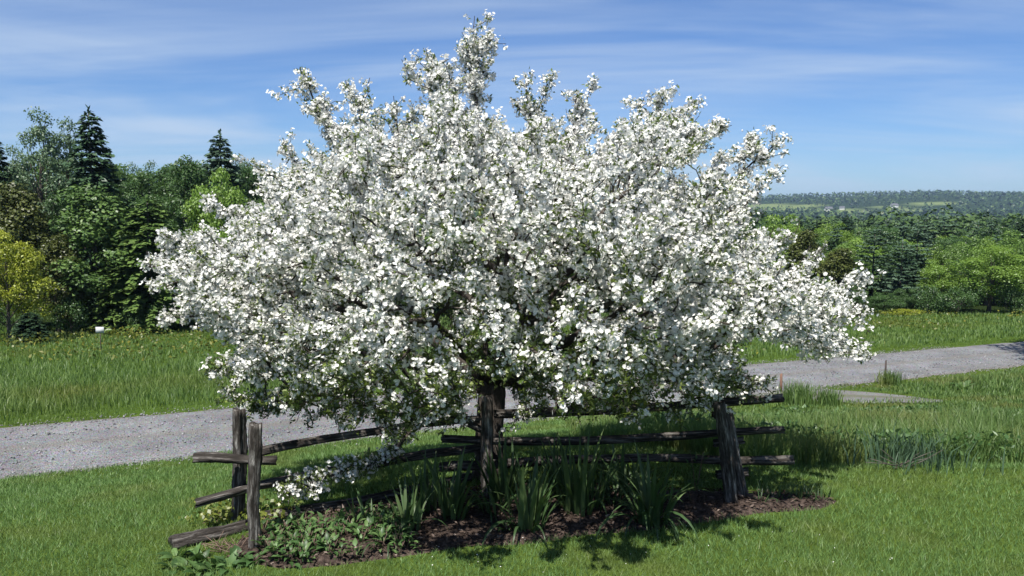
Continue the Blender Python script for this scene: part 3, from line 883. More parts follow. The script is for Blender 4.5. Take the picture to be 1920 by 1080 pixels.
# tall grass between lawn and road
x, y = scatter(120000, 9.8, 28.0, g)
x = g.uniform(1.0, 1, len(x)) * 1.2 + g.uniform(0, 1, len(x)) * (0.74 * y)
s, t = road_st(x, y); dd = drv_dist(x, y)
ok_ = tall_zone(x, y) & (dd > (1.2 + .35 * vnoise(x * 3, y * 3, 65)) * smooth01((13.0 - x) / 2.4)) & (t > 2.2)
x, y = x[ok_], y[ok_]; n = len(x); s, t = road_st(x, y); dd = dd[ok_]
beyond = y > np.interp(x, DRV[:, 0], DRV[:, 1])
clump = vnoise(x * 1.2, y * 1.2, 66) + 0.6 * vnoise(x * 3.1, y * 3.1, 67)
hh = np.clip(0.46 + 0.32 * clump + 0.14 * g.normal(size=n), 0.10, 0.9) * np.where(beyond, 0.55, 1) * (0.35 + 0.65 * smooth01((dd - 1.0) / 1.2)) * (0.3 + 0.7 * smooth01((t - 2.3) / 1.5))
hh *= 0.55 + 0.45 * smooth01((y - 10) / 1.2)
hh = np.where(beyond, hh, np.minimum(hh, (np.interp(dd, [1, 2, 3.5, 5, 7.5], [.05, .08, .14, .26, .7]) + .12 * smooth01((x - 11) / 1.5)) * g.uniform(.6, 1.15, n)))
hh *= 0.45 + 0.55 * smooth01((x - 1.6) / 1.4)
stuff_grass('tall_grass', 'tall unmown meadow grass between the lawn and the gravel road', 'grass', x, y, np.maximum(hh, .04), g.uniform(0.007, 0.014, n) * np.clip(y / 12, .8, 2), g.uniform(0.15, 0.8, n), M_tall, g)
x = g.uniform(3.5, 14.5, 16000); y = g.uniform(19.5, 24.5, 16000)
dq = drv_dist(x, y); s, t = road_st(x, y)
ok_ = (dq < 1.9) & (t > 1.9) & (g.uniform(size=len(x)) < smooth01((dq - .45 - .35 * vnoise(x * 2.3, y * 2.3, 88)) / .75) + .9 * smooth01((x - 10.6) / 1.8) + .03)
x, y = x[ok_], y[ok_]; n = len(x)
stuff_grass('driveway_grass', 'short grass tufts creeping over the edges of the gravel driveway', 'grass', x, y, g.uniform(.04, .13, n), g.uniform(.012, .022, n), g.uniform(.2, .9, n), M_tall, g)
# meadow across the road
x, y = scatter(150000, 15.5, 64.0, g, spread=0.74)
s, t = road_st(x, y)
ok_ = (t < -2.0 + 0.2 * vnoise(x * 2, y * 2, 68))
x, y = x[ok_], y[ok_]; n = len(x); s, t = road_st(x, y)
clump = vnoise(x * 0.7, y * 0.7, 69) + 0.6 * vnoise(x * 2.1, y * 2.1, 70)
hh = np.clip(0.28 + 0.13 * clump + 0.08 * g.normal(size=n), 0.1, 0.8) * (0.25 + 0.75 * smooth01((-t - 2.5) / 1.3)) * (1 - .35 * smooth01((y - 24) / 10))
stuff_grass('meadow_grass', 'green unmown meadow across the road in front of the woods', 'grass', x, y, hh, g.uniform(0.012, 0.022, n) * (y / 22), g.uniform(0.2, 0.9, n), M_mead, g)

def ground_at(px, py, ymax=400):
    """point of the terrain seen at a photo pixel"""
    lo = None
    for Yq in np.geomspace(5, ymax, 900):
        p = at(px, py, Yq)
        if p[2] <= float(H(p[0], p[1])): return np.array((p[0], p[1], float(H(p[0], p[1]))))
    return p

# ------------------------------------------------------------------ woodland trees
def spec(name, lo, mi, hi, trans=0.3, tc=None, rand=0.14):
    return leaf_mat(name, [(0.0, lo), (0.55, mi), (1.0, hi)], trans=trans, tcol=tc, gloss=0.03, rand=rand)
SP = {
    'maple': spec('maple_leaves', (0.058, 0.111, 0.021), (0.098, 0.176, 0.034), (0.156, 0.247, 0.058), .35, (0.182, 0.312, 0.039)),
    'bright': spec('bright_leaves', (0.091, 0.169, 0.023), (0.143, 0.240, 0.039), (0.208, 0.312, 0.065), .4, (0.260, 0.390, 0.039)),
    'yellow': spec('yellow_green_leaves', (0.156, 0.195, 0.016), (0.247, 0.286, 0.029), (0.351, 0.377, 0.052), .4, (0.390, 0.416, 0.039)),
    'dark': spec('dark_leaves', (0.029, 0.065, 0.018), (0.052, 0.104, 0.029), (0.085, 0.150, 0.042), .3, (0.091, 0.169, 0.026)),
    'spruce': spec('spruce_needles', (0.016, 0.036, 0.019), (0.029, 0.060, 0.030), (0.052, 0.094, 0.042), .12),
    'olive': spec('cedar_scales', (0.039, 0.052, 0.012), (0.065, 0.081, 0.018), (0.111, 0.124, 0.029), .15),
    'fir': spec('fir_needles', (.035, .07, .018), (.075, .135, .032), (.14, .21, .05), .15),
    'pine': spec('pine_needles', (0.036, 0.072, 0.046), (0.062, 0.107, 0.065), (0.098, 0.150, 0.091), .15),
    'poplar': spec('poplar_leaves', (0.078, 0.137, 0.072), (0.124, 0.195, 0.104), (0.182, 0.260, 0.143), .4, (0.208, 0.286, 0.117)),
}
def decid_crown(Ht, R, n, seed, leaf=0.2, zlo=0.15, clumps=46, cr=0.32, top=1.0):
    g = np.random.default_rng(seed)
    d = rand_dir(clumps, g); rr = g.uniform(0.35, 0.95, clumps) ** 0.6
    zc, rz = Ht * (zlo + 1) / 2, Ht * (1 - zlo) / 2
    C = d * rr[:, None] * np.array((R * 0.86, R * 0.86, rz * 0.92)); 
    C[:, :2] *= (1.12 - 0.35 * np.clip(C[:, 2:3] / rz, -1, 1)) * np.where(C[:, 2:3] > 0, top, 1)
    C[:, 2] += zc
    crr = R * cr * g.uniform(0.6, 1.25, clumps)
    per = g.multinomial(n, crr ** 2 / (crr ** 2).sum())
    ci = np.repeat(np.arange(clumps), per); m_ = len(ci)
    q = rand_dir(m_, g, 0.35)
    P = C[ci] + q * (crr[ci] * g.uniform(0.45, 1.08, m_))[:, None] * np.array((1.1, 1.1, 0.8))
    N_ = norm(q * 0.8 + g.normal(size=(m_, 3)) * 0.5 + np.array((0, 0, .45)))
    D_ = norm(np.cross(N_, g.normal(size=(m_, 3))) + np.array((0, 0, -.25)))
    V_, F_ = cards(P, D_, N_, leaf * g.uniform(0.7, 1.3, m_), leaf * g.uniform(0.5, 0.9, m_), 0.15)
    var = np.clip(g.uniform(size=m_) * 0.6 + 0.4 * g.uniform(size=clumps)[ci], 0, 1)
    return V_, F_, var, C
def conifer_crown(Ht, R, seed, leaf=0.3, zlo=0.06, step=0.36, droop=0.25, power=0.85, nb=9, dens=1.0, width=0.34):
    g = np.random.default_rng(seed); Ps = []; Ds = []; Ls = []; vs = []
    z = zlo * Ht
    while z < Ht * 0.985:
        rz = R * (1 - z / Ht) ** power * g.uniform(0.78, 1.12) + 0.08
        for b_ in range(nb if rz > 0.4 else 5):
            a = g.uniform(0, 2 * math.pi); L = rz * g.uniform(0.7, 1.12)
            k = max(3, int(L / leaf * 4.6 * dens)); u = np.sort(g.uniform(0.12, 1, k))
            r_ = u * L
            up = 0.28 * (z / Ht)
            p = np.stack([np.cos(a) * r_, np.sin(a) * r_, z + up * r_ - droop * r_ * u + 0.06 * g.normal(size=k)], -1)
            side = np.where(g.uniform(size=k) < .5, 1, -1) * g.uniform(0.2, 1.0, k)
            dd_ = np.stack([np.cos(a) - np.sin(a) * side, np.sin(a) + np.cos(a) * side, -0.25 - 0.25 * g.uniform(size=k)], -1)
            Ps.append(p); Ds.append(dd_); Ls.append(leaf * g.uniform(0.7, 1.25, k) * (0.65 + 0.35 * min(1, rz))); vs.append(np.clip(u * 0.55 + 0.45 * g.uniform(size=k), 0, 1))
        z += step * g.uniform(0.75, 1.2)
    k = 6; Ps.append(np.stack([np.zeros(k), np.zeros(k), np.linspace(Ht * .93, Ht * .99, k)], -1)); Ds.append(np.stack([g.normal(size=k) * .4, g.normal(size=k) * .4, np.ones(k)], -1)); Ls.append(np.full(k, leaf)); vs.append(np.full(k, .6))
    P = np.concatenate(Ps); D_ = np.concatenate(Ds); L = np.concatenate(Ls); m_ = len(P)
    N_ = norm(g.normal(size=(m_, 3)) * 0.35 + np.array((0, 0, 1.0)))
    V_, F_ = cards(P, D_, N_, L, L * width * g.uniform(0.8, 1.5, m_), 0.1)
    return V_, F_, np.concatenate(vs), None
def trunk_mesh(name, Ht, r, seed, C=None, lean=0.15):
    g = np.random.default_rng(seed); b_ = MB()
    z = np.linspace(-0.3, Ht * (0.72 if C is not None else 0.97), 12); u = np.linspace(0, 1, 12)
    P = np.stack([lean * np.sin(u * 3 + seed) * u, lean * np.cos(u * 2 + seed) * u, z], -1)
    b_.add(*tube(P, r * (1 - 0.82 * u) * (1 + 0.5 * np.exp(-u * 12)), 8, 0.06, seed))
    if C is not None:
        for c_ in C[g.permutation(len(C))[:18]]:
            zi = np.clip(c_[2] * g.uniform(0.35, 0.7), Ht * .12, Ht * .65)
            k = int(np.argmin(abs(z - zi))); p0 = P[k]
            mid = (p0 + c_) / 2 + np.array((0, 0, .15 * Ht * .3))
            path = np.vstack([p0[None], bez(p0, mid, c_, 6)])
            b_.add(*tube(path, np.linspace(r * .38 * (1 - .6 * u[k]), 0.02, 7), 5))
    return b_.mesh(name, M_trunk, True)
PROTO = {}
def proto(key, kind, Ht, R, seed, **kw):
    if kind == 'd':
        V_, F_, var, C = decid_crown(Ht, R, kw.pop('n'), seed, **kw)
        tm = trunk_mesh('trunk', Ht, 0.018 * Ht, seed, C)
    else:
        V_, F_, var, C = conifer_crown(Ht, R, seed, **kw)
        tm = trunk_mesh('trunk', Ht, 0.014 * Ht, seed, None, 0.03)
    cm = new_mesh('crown', V_, F_, SP['maple'], var)
    PROTO[key] = (tm, cm, Ht, R)
proto('round_a', 'd', 10, 3.2, 201, n=13000, leaf=0.20, zlo=0.08)
proto('round_b', 'd', 10, 3.4, 202, n=13000, leaf=0.20, zlo=0.10, clumps=60, cr=0.27)
proto('tall_a', 'd', 12, 2.2, 203, n=9000, leaf=0.19, zlo=0.18, clumps=60, cr=0.33, top=0.85)
proto('airy', 'd', 12, 1.9, 204, n=5200, leaf=0.17, zlo=0.25, clumps=55, cr=0.30, top=0.8)
proto('column', 'd', 9, 2.0, 205, n=12000, leaf=0.17, zlo=0.02, clumps=70, cr=0.32, top=0.75)
proto('shrub', 'd', 2.2, 1.5, 206, n=2600, leaf=0.13, zlo=0.0, clumps=26, cr=0.4)
proto('spruce_a', 'c', 12, 2.8, 207, leaf=0.40, step=0.27, power=0.72, dens=1.7, nb=11, width=0.5)
proto('spruce_b', 'c', 10, 2.5, 208, leaf=0.36, step=0.30, droop=0.35, power=0.6, dens=1.7, nb=11, width=0.5)
proto('pine', 'c', 11, 3.0, 209, leaf=0.36, step=0.55, droop=-0.05, power=0.5, nb=7, zlo=0.12, dens=1.5, width=0.5)
def put_tree(name, label, key, sp, x, y, Ht, R, seed=0, group=None, cat='tree'):
    tm, cm, h0, r0 = PROTO[key]
    r = random.Random(seed * 77 + int(x * 10) + int(y * 31))
    e = link(name, None, loc=(x, y, float(H(x, y))), rot=(0, 0, r.uniform(0, 6.28)), scale=(R / r0, R / r0, Ht / h0))
    tag(e, label, cat, group)
    link('trunk', tm, e)
    c_ = link('crown', cm, e)
    c_.material_slots[0].link = 'OBJECT'; c_.material_slots[0].material = SP[sp]
    return e
def tree_px(name, label, key, sp, px, py, Yd, Rpx, group=None, cat='tree', seed=0):
    """tree whose top is seen at (px, py) and stands Yd metres away"""
    p = at(px, py, Yd); hz = float(H(p[0], p[1]))
    return put_tree(name, label, key, sp, p[0], p[1], p[2] - hz, Rpx / 1500 * Yd, seed, group, cat)
# the woods behind the small white sign
tree_px('maple_tree', 'yellow-green young maple at the edge of the woods beside a tiny spruce', 'round_a', 'yellow', 4, 415, 40, 66)
tree_px('small_spruce', 'tiny dark spruce standing alone in front of the yellow-green maple', 'spruce_b', 'spruce', 55, 585, 38.5, 42)
tree_px('cedar_tree', 'olive brown cedar between the yellow-green maple and a tall spruce', 'column', 'olive', 28, 312, 46, 75)
tree_px('cedar_tree', 'lower olive cedar tucked beside the broad dark fir', 'column', 'olive', 98, 420, 45, 55)
tree_px('fir_tree', 'broad fir with light green layered boughs behind the small white sign', 'column', 'fir', 172, 318, 47, 98)
tree_px('fir_tree', 'dark layered fir between the sign and the blossoming apple tree', 'spruce_b', 'fir', 275, 370, 46.5, 95)
tree_px('spruce_tree', 'tallest dark spruce rising above the broad light green fir', 'spruce_a', 'spruce', 165, 200, 54, 88)
tree_px('poplar_tree', 'tallest grey-green poplar beside the tall dark spruce', 'airy', 'poplar', 70, 190, 58, 52)
tree_px('poplar_tree', 'second grey-green poplar leaning against the tall spruce', 'airy', 'poplar', 120, 208, 59, 46)
tree_px('poplar_tree', 'low grey-green poplar at the end of the woods by the cedars', 'airy', 'poplar', 30, 262, 60, 42)
tree_px('spruce_tree', 'dark spruce half out of the woods behind the olive cedar', 'spruce_a', 'spruce', -10, 252, 56, 60)
tree_px('leafy_tree', 'dark green tree with two upright tops behind the bright green one', 'tall_a', 'dark', 350, 280, 55, 52)
tree_px('leafy_tree', 'bright green round tree against the dark woods near the blossom', 'round_a', 'bright', 408, 292, 50, 66)
tree_px('leafy_tree', 'mid green tree behind the blossoming tree at the meadow edge', 'round_b', 'maple', 478, 360, 50, 70)
tree_px('spruce_tree', 'pointed spruce top rising behind the bright green round tree', 'spruce_a', 'pine', 412, 246, 62, 82)
tree_px('leafy_tree', 'dull green bushy tree filling the gap behind the layered firs', 'round_b', 'dark', 235, 350, 56, 75)
tree_px('leafy_tree', 'dark bushy tree between the layered fir and bright green tree', 'round_a', 'dark', 340, 395, 49, 62)
for px, py, Yd, rp in ((245, 296, 84, 30), (275, 292, 88, 32), (305, 300, 86, 34), (330, 306, 90, 28), (440, 275, 70, 34), (462, 290, 72, 34)):
    tree_px('poplar_tree', 'thin pale poplar in the distant gap of the woods', 'airy', 'poplar', px, py, Yd, rp, 'thin poplars in the gap of the woods')
for px, py, Yd, rp in ((215, 470, 46, 60), (330, 470, 47, 55), (385, 430, 47.5, 50), (440, 470, 48, 50)):
    tree_px('young_fir', 'young dark fir at the foot of the woods by the meadow', 'spruce_b', 'fir', px, py, Yd, rp, 'young firs at the meadow edge')
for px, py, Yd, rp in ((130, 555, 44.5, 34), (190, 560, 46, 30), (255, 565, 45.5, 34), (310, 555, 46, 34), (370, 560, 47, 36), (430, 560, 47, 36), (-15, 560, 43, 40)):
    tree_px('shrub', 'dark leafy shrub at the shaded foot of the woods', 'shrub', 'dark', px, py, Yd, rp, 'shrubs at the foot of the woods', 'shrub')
r = random.Random(5)
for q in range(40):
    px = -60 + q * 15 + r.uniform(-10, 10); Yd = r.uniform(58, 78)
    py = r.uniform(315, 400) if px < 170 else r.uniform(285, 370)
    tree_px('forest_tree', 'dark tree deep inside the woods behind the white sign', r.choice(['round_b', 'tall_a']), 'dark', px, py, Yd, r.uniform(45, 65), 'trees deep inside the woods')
for px, py, Yd, rp in ((5, 290, 63, 60), (55, 285, 66, 62), (105, 275, 68, 60), (205, 285, 70, 60), (255, 305, 72, 55), (320, 300, 72, 52), (450, 290, 66, 60)):
    tree_px('forest_tree', 'dull green round tree of the back row in the woods', 'round_b', 'maple' if px % 2 else 'dark', px, py, Yd, rp, 'back row trees of the woods')
# behind the blossom
for q in range(22):
    px = 500 + q * 42 + r.uniform(-15, 15); Yd = r.uniform(52, 64) + q * 0.7
    py = np.interp(px, [480, 700, 1000, 1300, 1420], [370, 400, 410, 415, 420]) + r.uniform(-18, 30)
    tree_px('woodland_tree', 'green woodland tree glimpsed through gaps in the white blossom', r.choice(['round_a', 'round_b', 'tall_a']), r.choice(['dark', 'maple', 'dark']), px, py, Yd, r.uniform(50, 75), 'trees behind the blossom')
# woods beyond the road on the other side
RT = [('leafy_tree', 'bright green round tree rising over brown cedars past the blossom', 'round_a', 'bright', 1472, 388, 74, 62),
      ('cedar_tree', 'brown olive cedar below the bright green round tree', 'column', 'olive', 1512, 415, 68, 46),
      ('cedar_tree', 'olive cedar with yellowish tips beside the grey-green pines', 'column', 'olive', 1575, 452, 66, 46),
      ('pine_tree', 'grey-green pine next to the olive cedar at the meadow edge', 'pine', 'pine', 1640, 432, 66, 60),
      ('pine_tree', 'grey-green pine with wide boughs nearest the yellowish shrub', 'pine', 'pine', 1692, 452, 63, 52),
      ('pine_tree', 'taller grey-green pine between the two bright leafy trees', 'pine', 'pine', 1722, 428, 70, 55),
      ('leafy_tree', 'yellow-green slim tree half hidden by dark bushes in the woods', 'round_a', 'bright', 1764, 478, 63, 42),
      ('leafy_tree', 'large bright yellow-green maple at the meadow edge by the road', 'round_b', 'bright', 1862, 452, 61, 72),
      ('leafy_tree', 'dark round tree squeezed between the two bright green trees', 'round_b', 'dark', 1806, 480, 65, 46),
      ('leafy_tree', 'mid green tree behind the large bright maple', 'round_a', 'maple', 1925, 420, 72, 60),
      ('shrub', 'yellowish low shrub in the meadow in front of the pines', 'shrub', 'yellow', 1700, 580, 58, 34)]
for nm, lb_, key, sp, px, py, Yd, rp in RT:
    tree_px(nm, lb_, key, sp, px, py, Yd, rp, None, 'shrub' if nm == 'shrub' else 'tree')
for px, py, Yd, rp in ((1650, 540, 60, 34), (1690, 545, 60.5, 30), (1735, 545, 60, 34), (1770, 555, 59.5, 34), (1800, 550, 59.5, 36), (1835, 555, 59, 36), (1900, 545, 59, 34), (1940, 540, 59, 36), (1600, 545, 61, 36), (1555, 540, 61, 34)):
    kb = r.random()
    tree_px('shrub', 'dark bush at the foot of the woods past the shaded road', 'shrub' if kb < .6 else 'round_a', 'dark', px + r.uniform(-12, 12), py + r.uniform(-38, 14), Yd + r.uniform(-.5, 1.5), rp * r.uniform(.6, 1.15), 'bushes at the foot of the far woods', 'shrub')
for q in range(62):
    Yd = 68 + q * 0.75 + r.uniform(-3, 3); px = r.uniform(1330, 1990)
    py = np.interp(Yd, [66, 80, 100, 116], [470, 440, 418, 408]) + r.uniform(-14, 20)
    sp, key, nm, lb_ = r.choice([('maple', 'round_a', 'leafy_tree', 'mid green leafy tree within the woods past the shaded road'), ('dark', 'round_b', 'leafy_tree', 'dark green leafy tree within the woods past the shaded road'),
                                 ('spruce', 'spruce_a', 'spruce_tree', 'dark spruce within the woods past the shaded road') if q % 3 == 0 else ('maple', 'round_a', 'leafy_tree', 'mid green leafy tree within the woods past the shaded road'), ('pine', 'pine', 'pine_tree', 'grey pine within the woods past the shaded road'),
                                 ('bright', 'round_a', 'leafy_tree', 'light green leafy tree within the woods past the shaded road')])
    tree_px(nm, lb_, key, sp, px, py, Yd, r.uniform(38, 58) if key != 'spruce_a' else r.uniform(28, 40), lb_.replace(' within', 's within').replace('trees', 'trees'))
# tree just beyond the frame whose shade falls on the road
put_tree('roadside_tree', 'tall leafy roadside tree whose shade falls across the gravel road', 'round_b', 'maple', 22.5, 27.0, 19.0, 4.0)

# ------------------------------------------------------------------ far wood, hills, houses
def far_wood(name, label, n, y0, y1, per, size, hmin, hmax, seed):
    g = np.random.default_rng(seed)
    y = (y0 ** 1.2 + g.uniform(size=n) * (y1 ** 1.2 - y0 ** 1.2)) ** (1 / 1.2)
    x = g.uniform(-0.8, 0.85, n) * y
    k = ~in_field(x, y); x, y = x[k], y[k]; n = len(x)
    z = H(x, y); ht = g.uniform(hmin, hmax, n); con = g.uniform(size=n) < 0.22
    ti = np.repeat(np.arange(n), per); m_ = len(ti)
    u = g.uniform(0.12, 1, m_); a = g.uniform(0, 6.28, m_)
    R_ = ht[ti] * 0.30
    prof = np.where(con[ti], (1 - u) * 0.85 + 0.03, np.sqrt(np.clip(1 - (2 * u - 1) ** 2, 0.02, 1)))
    q = np.stack([np.cos(a) * prof * R_, np.sin(a) * prof * R_, u * ht[ti]], -1)
    P = np.stack([x, y, z], -1)[ti] + q
    N_ = norm(np.stack([np.cos(a), np.sin(a), 0.5 + u], -1) + g.normal(size=(m_, 3)) * 0.4)
    D_ = norm(np.cross(N_, g.normal(size=(m_, 3))))
    L = size * g.uniform(0.7, 1.3, m_)
    V_, F_ = cards(P - D_ * (L * .5)[:, None], D_, N_, L, L * g.uniform(0.6, 0.95, m_), 0.12)
    tv = np.where(con, g.uniform(0.0, 0.3, n), g.uniform(0.3, 1.0, n))
    var = np.clip(tv[ti] + g.uniform(-.1, .1, m_), 0, 1)
    return tag(link(name, new_mesh(name, V_, F_, M_far, var)), label, 'wood', kind='stuff')
M_far = leaf_mat('far_wood_leaves', [(0.0, (.016, .032, .018)), (0.35, (.03, .058, .022)), (0.7, (.06, .105, .03)), (1.0, (.095, .15, .04))], trans=0.25, gloss=0.02)
far_wood('valley_wood', 'mixed green woodland filling the valley below the nearer trees', 520, 100, 240, 170, 0.66, 7, 12, 300)
far_wood('slope_wood', 'hazy green woodland on the slopes between valley and hills', 2400, 235, 520, 26, 1.6, 8, 13, 301)
far_wood('hill_wood', 'dark hazy woodland covering the distant hills', 11000, 500, 2700, 6, 5.4, 8, 14, 302)
M_wall = solid_mat('white_clapboard', [(0.3, (.68, .68, .66)), (0.7, (.78, .78, .76))], scale=2, bump=0)
M_roof = solid_mat('grey_shingle', [(0.3, (.08, .08, .085)), (0.7, (.13, .13, .135))], scale=2, bump=0)
M_pane = solid_mat('dark_pane', [(0.3, (.03, .035, .04)), (0.7, (.05, .055, .06))], scale=2, bump=0, rough=0.2)
def farmhouse(x, y, L, W, Hw, Hr, rz, label):
    e = link('farmhouse', None, loc=(x, y, float(H(x, y)) - 0.6), rot=(0, 0, rz)); tag(e, label, 'house', None)
    V_ = [(-L/2, -W/2, 0), (L/2, -W/2, 0), (L/2, W/2, 0), (-L/2, W/2, 0), (-L/2, -W/2, Hw), (L/2, -W/2, Hw), (L/2, W/2, Hw), (-L/2, W/2, Hw), (-L/2, 0, Hw + Hr), (L/2, 0, Hw + Hr)]
    link('wall', new_mesh('wall', V_, [np.array([(0, 1, 5, 4), (2, 3, 7, 6), (3, 0, 4, 7), (1, 2, 6, 5)]), np.array([(4, 7, 8), (5, 9, 6)])], M_wall), e)
    o, t = 0.5, 0.3
    V_ = [(-L/2-o, -W/2-o, Hw-.3), (L/2+o, -W/2-o, Hw-.3), (L/2+o, 0, Hw+Hr+.05), (-L/2-o, 0, Hw+Hr+.05), (-L/2-o, W/2+o, Hw-.3), (L/2+o, W/2+o, Hw-.3)]
    V_ = V_ + [(a, b, c + t) for a, b, c in V_]
    rf = link('roof', new_mesh('roof', V_, np.array([(0, 3, 2, 1), (3, 4, 5, 2), (6, 7, 8, 9), (9, 8, 11, 10), (0, 1, 7, 6), (4, 10, 11, 5)]), M_roof), e)
    V_ = [(sx * .5 + 1.5, sy * .5 + .4, z) for z in (Hw, Hw + Hr + 1.5) for sx, sy in ((-1, -1), (1, -1), (1, 1), (-1, 1))]
    link('chimney', new_mesh('chimney', V_, np.array([(0, 1, 5, 4), (1, 2, 6, 5), (2, 3, 7, 6), (3, 0, 4, 7), (4, 5, 6, 7)]), M_roof), rf)
    for k in range(4):
        cx = -L/2 + L * (k + .5) / 4
        V_ = [(cx - .6, -W/2 - .04, 1.2), (cx + .6, -W/2 - .04, 1.2), (cx + .6, -W/2 - .04, 2.8), (cx - .6, -W/2 - .04, 2.8), (cx - .6, -W/2 + .1, 1.2), (cx + .6, -W/2 + .1, 1.2), (cx + .6, -W/2 + .1, 2.8), (cx - .6, -W/2 + .1, 2.8)]
        link('window', new_mesh('window', V_, np.array([(0, 1, 2, 3), (1, 5, 6, 2), (4, 0, 3, 7), (3, 2, 6, 7), (4, 5, 1, 0)]), M_pane), e)
farmhouse(665, 1690, 17, 9, 5, 4, 0.25, 'long white farmhouse on the distant hillside')
farmhouse(700, 1705, 10, 8, 4, 3, -0.4, 'small white farm building beside the long white farmhouse')
farmhouse(808, 1700, 14, 9, 5, 4, 0.1, 'white farmhouse standing alone on the distant hillside')

# ------------------------------------------------------------------ bed plants
M_iris = leaf_mat('iris_leaves', [(0.0, (.03, .06, .022)), (0.6, (.055, .10, .035)), (1.0, (.10, .15, .055))], trans=0.3, tcol=(.09, .17, .03), gloss=0.025, rand=0.2)
M_broad = leaf_mat('broad_leaves', [(0.0, (.04, .085, .025)), (0.6, (.065, .13, .04)), (1.0, (.11, .18, .06))], trans=0.3, tcol=(.1, .2, .03), gloss=0.025, rand=0.2)
M_vine = leaf_mat('vine_leaves', [(0.0, (.09, .12, .016)), (0.6, (.15, .18, .026)), (1.0, (.22, .24, .04))], trans=0.35, tcol=(.22, .26, .03), gloss=0.06)
def sword(L, W, a0, bend, seed, segs=8):
    g = np.random.default_rng(seed); u = np.linspace(0, 1, segs + 1)
    th = a0 + bend * u ** 1.4
    dx = np.sin(th); dz = np.cos(th); st = L / segs
    xs = np.concatenate([[0], np.cumsum((dx[1:] + dx[:-1]) / 2 * st)]); zs = np.concatenate([[0], np.cumsum((dz[1:] + dz[:-1]) / 2 * st)])
    w = W * np.where(u < 0.15, 0.7 + 2 * u, 1.0) * np.clip(1 - ((u - .25) / .76).clip(0) ** 2.2, 0.03, 1) / 2
    tw = g.uniform(-.4, .4) * u
    c = np.stack([xs, 0 * xs, zs], -1)
    s_ = np.stack([0 * tw, np.cos(tw), np.sin(tw)], -1)
    nrm = np.stack([np.cos(th), 0 * th, -np.sin(th)], -1)
    V_ = np.stack([c + s_ * w[:, None] + nrm * w[:, None] * .35, c, c - s_ * w[:, None] + nrm * w[:, None] * .35], 1).reshape(-1, 3)
    i = np.arange(segs)[:, None] * 3; j = np.arange(2)[None, :]
    F_ = np.stack([i + j, i + j + 1, i + j + 4, i + j + 3], -1).reshape(-1, 4)
    return new_mesh('leaf', V_, F_, M_iris, np.full(len(F_), g.uniform()), smooth=True)
SW = [sword(1.0, 0.055, 0.05 + .05 * q, 0.15 + 0.12 * q, 400 + q) for q in range(6)]
AR = [sword(1.0, 0.045, 0.15 + .08 * q, 1.3 + 0.28 * q, 420 + q) for q in range(6)]
def clump(name, label, px, py, n, L, arch, spread, seed, group=None, xy=None):
    r = random.Random(seed); b_ = lawn_at(px, py) if xy is None else xy
    z = GZ(b_[0], b_[1])
    e = link(name, None, loc=(b_[0], b_[1], z)); tag(e, label, 'plant', group)
    for q in range(n):
        rr = spread * math.sqrt(r.random()); a = r.uniform(0, 6.28)
        l = L * r.uniform(0.55, 1.2)
        me = r.choice(AR if r.random() < arch else SW)
        link('leaf', me, e, (rr * math.cos(a), rr * math.sin(a), -0.03), (r.uniform(-.1, .1), r.uniform(-.08, .08), a + r.uniform(-.8, .8)), (l, min(1.0, l * r.uniform(.9, 1.5)), l))
    return e
clump('iris_clump', 'tall iris clump with upright sunlit sword leaves before the trunk', 988, 1000, 46, 0.74, 0.15, 0.15, 1)
clump('iris_clump', 'tall dark iris clump in shade behind the sunlit iris', 1088, 965, 54, 0.78, 0.08, 0.22, 2)
clump('daylily_clump', 'arching daylily clump beside the leaning double post', 1222, 985, 60, 0.78, 0.75, 0.16, 3)
clump('iris_clump', 'slim shaded iris clump against the bottom rail by the trunk', 848, 985, 36, 0.68, 0.10, 0.12, 4)
clump('iris_clump', 'iris clump with pale leaves near the leafy ground cover', 762, 1008, 24, 0.55, 0.25, 0.14, 5)
clump('daylily_clump', 'low daylily clump with drooping leaves among the mulch', 925, 968, 30, 0.5, 0.9, 0.14, 6)
clump('daylily_clump', 'small shaded daylily clump just below the bottom rail', 1150, 950, 30, 0.55, 0.7, 0.14, 7)
clump('iris_clump', 'short iris clump rising from the ground cover by the low rail', 690, 1000, 18, 0.45, 0.3, 0.12, 8)
clump('daylily_clump', 'sparse daylily tuft at the lawn edge of the bed', 725, 1035, 16, 0.36, 0.7, 0.10, 9)
clump('iris_clump', 'thin iris tuft between the shaded iris and the daylilies', 1040, 935, 20, 0.6, 0.2, 0.12, 10)
clump('iris_clump', 'dense shaded iris fan between the trunk and the sunlit iris', 945, 945, 34, 0.66, 0.15, 0.2, 11)
clump('daylily_clump', 'dark daylily mound hard against the bottom rail by the daylily and posts', 1180, 930, 44, 0.6, 0.7, 0.2, 12)
clump('iris_clump', 'low dark iris fan behind the pale iris clump', 800, 965, 30, 0.55, 0.2, 0.18, 13)
for q in range(12):
    r = random.Random(900 + q); px = 1425 + q * 11; py = 948 - (q % 3) * 7 + r.uniform(-5, 5)
    clump('young_shoots', 'small tuft of young grey-green shoots at the tapering bed end', px, py, 9, 0.20, 0.3, 0.07, 40 + q, 'young shoots at the tapering bed end')
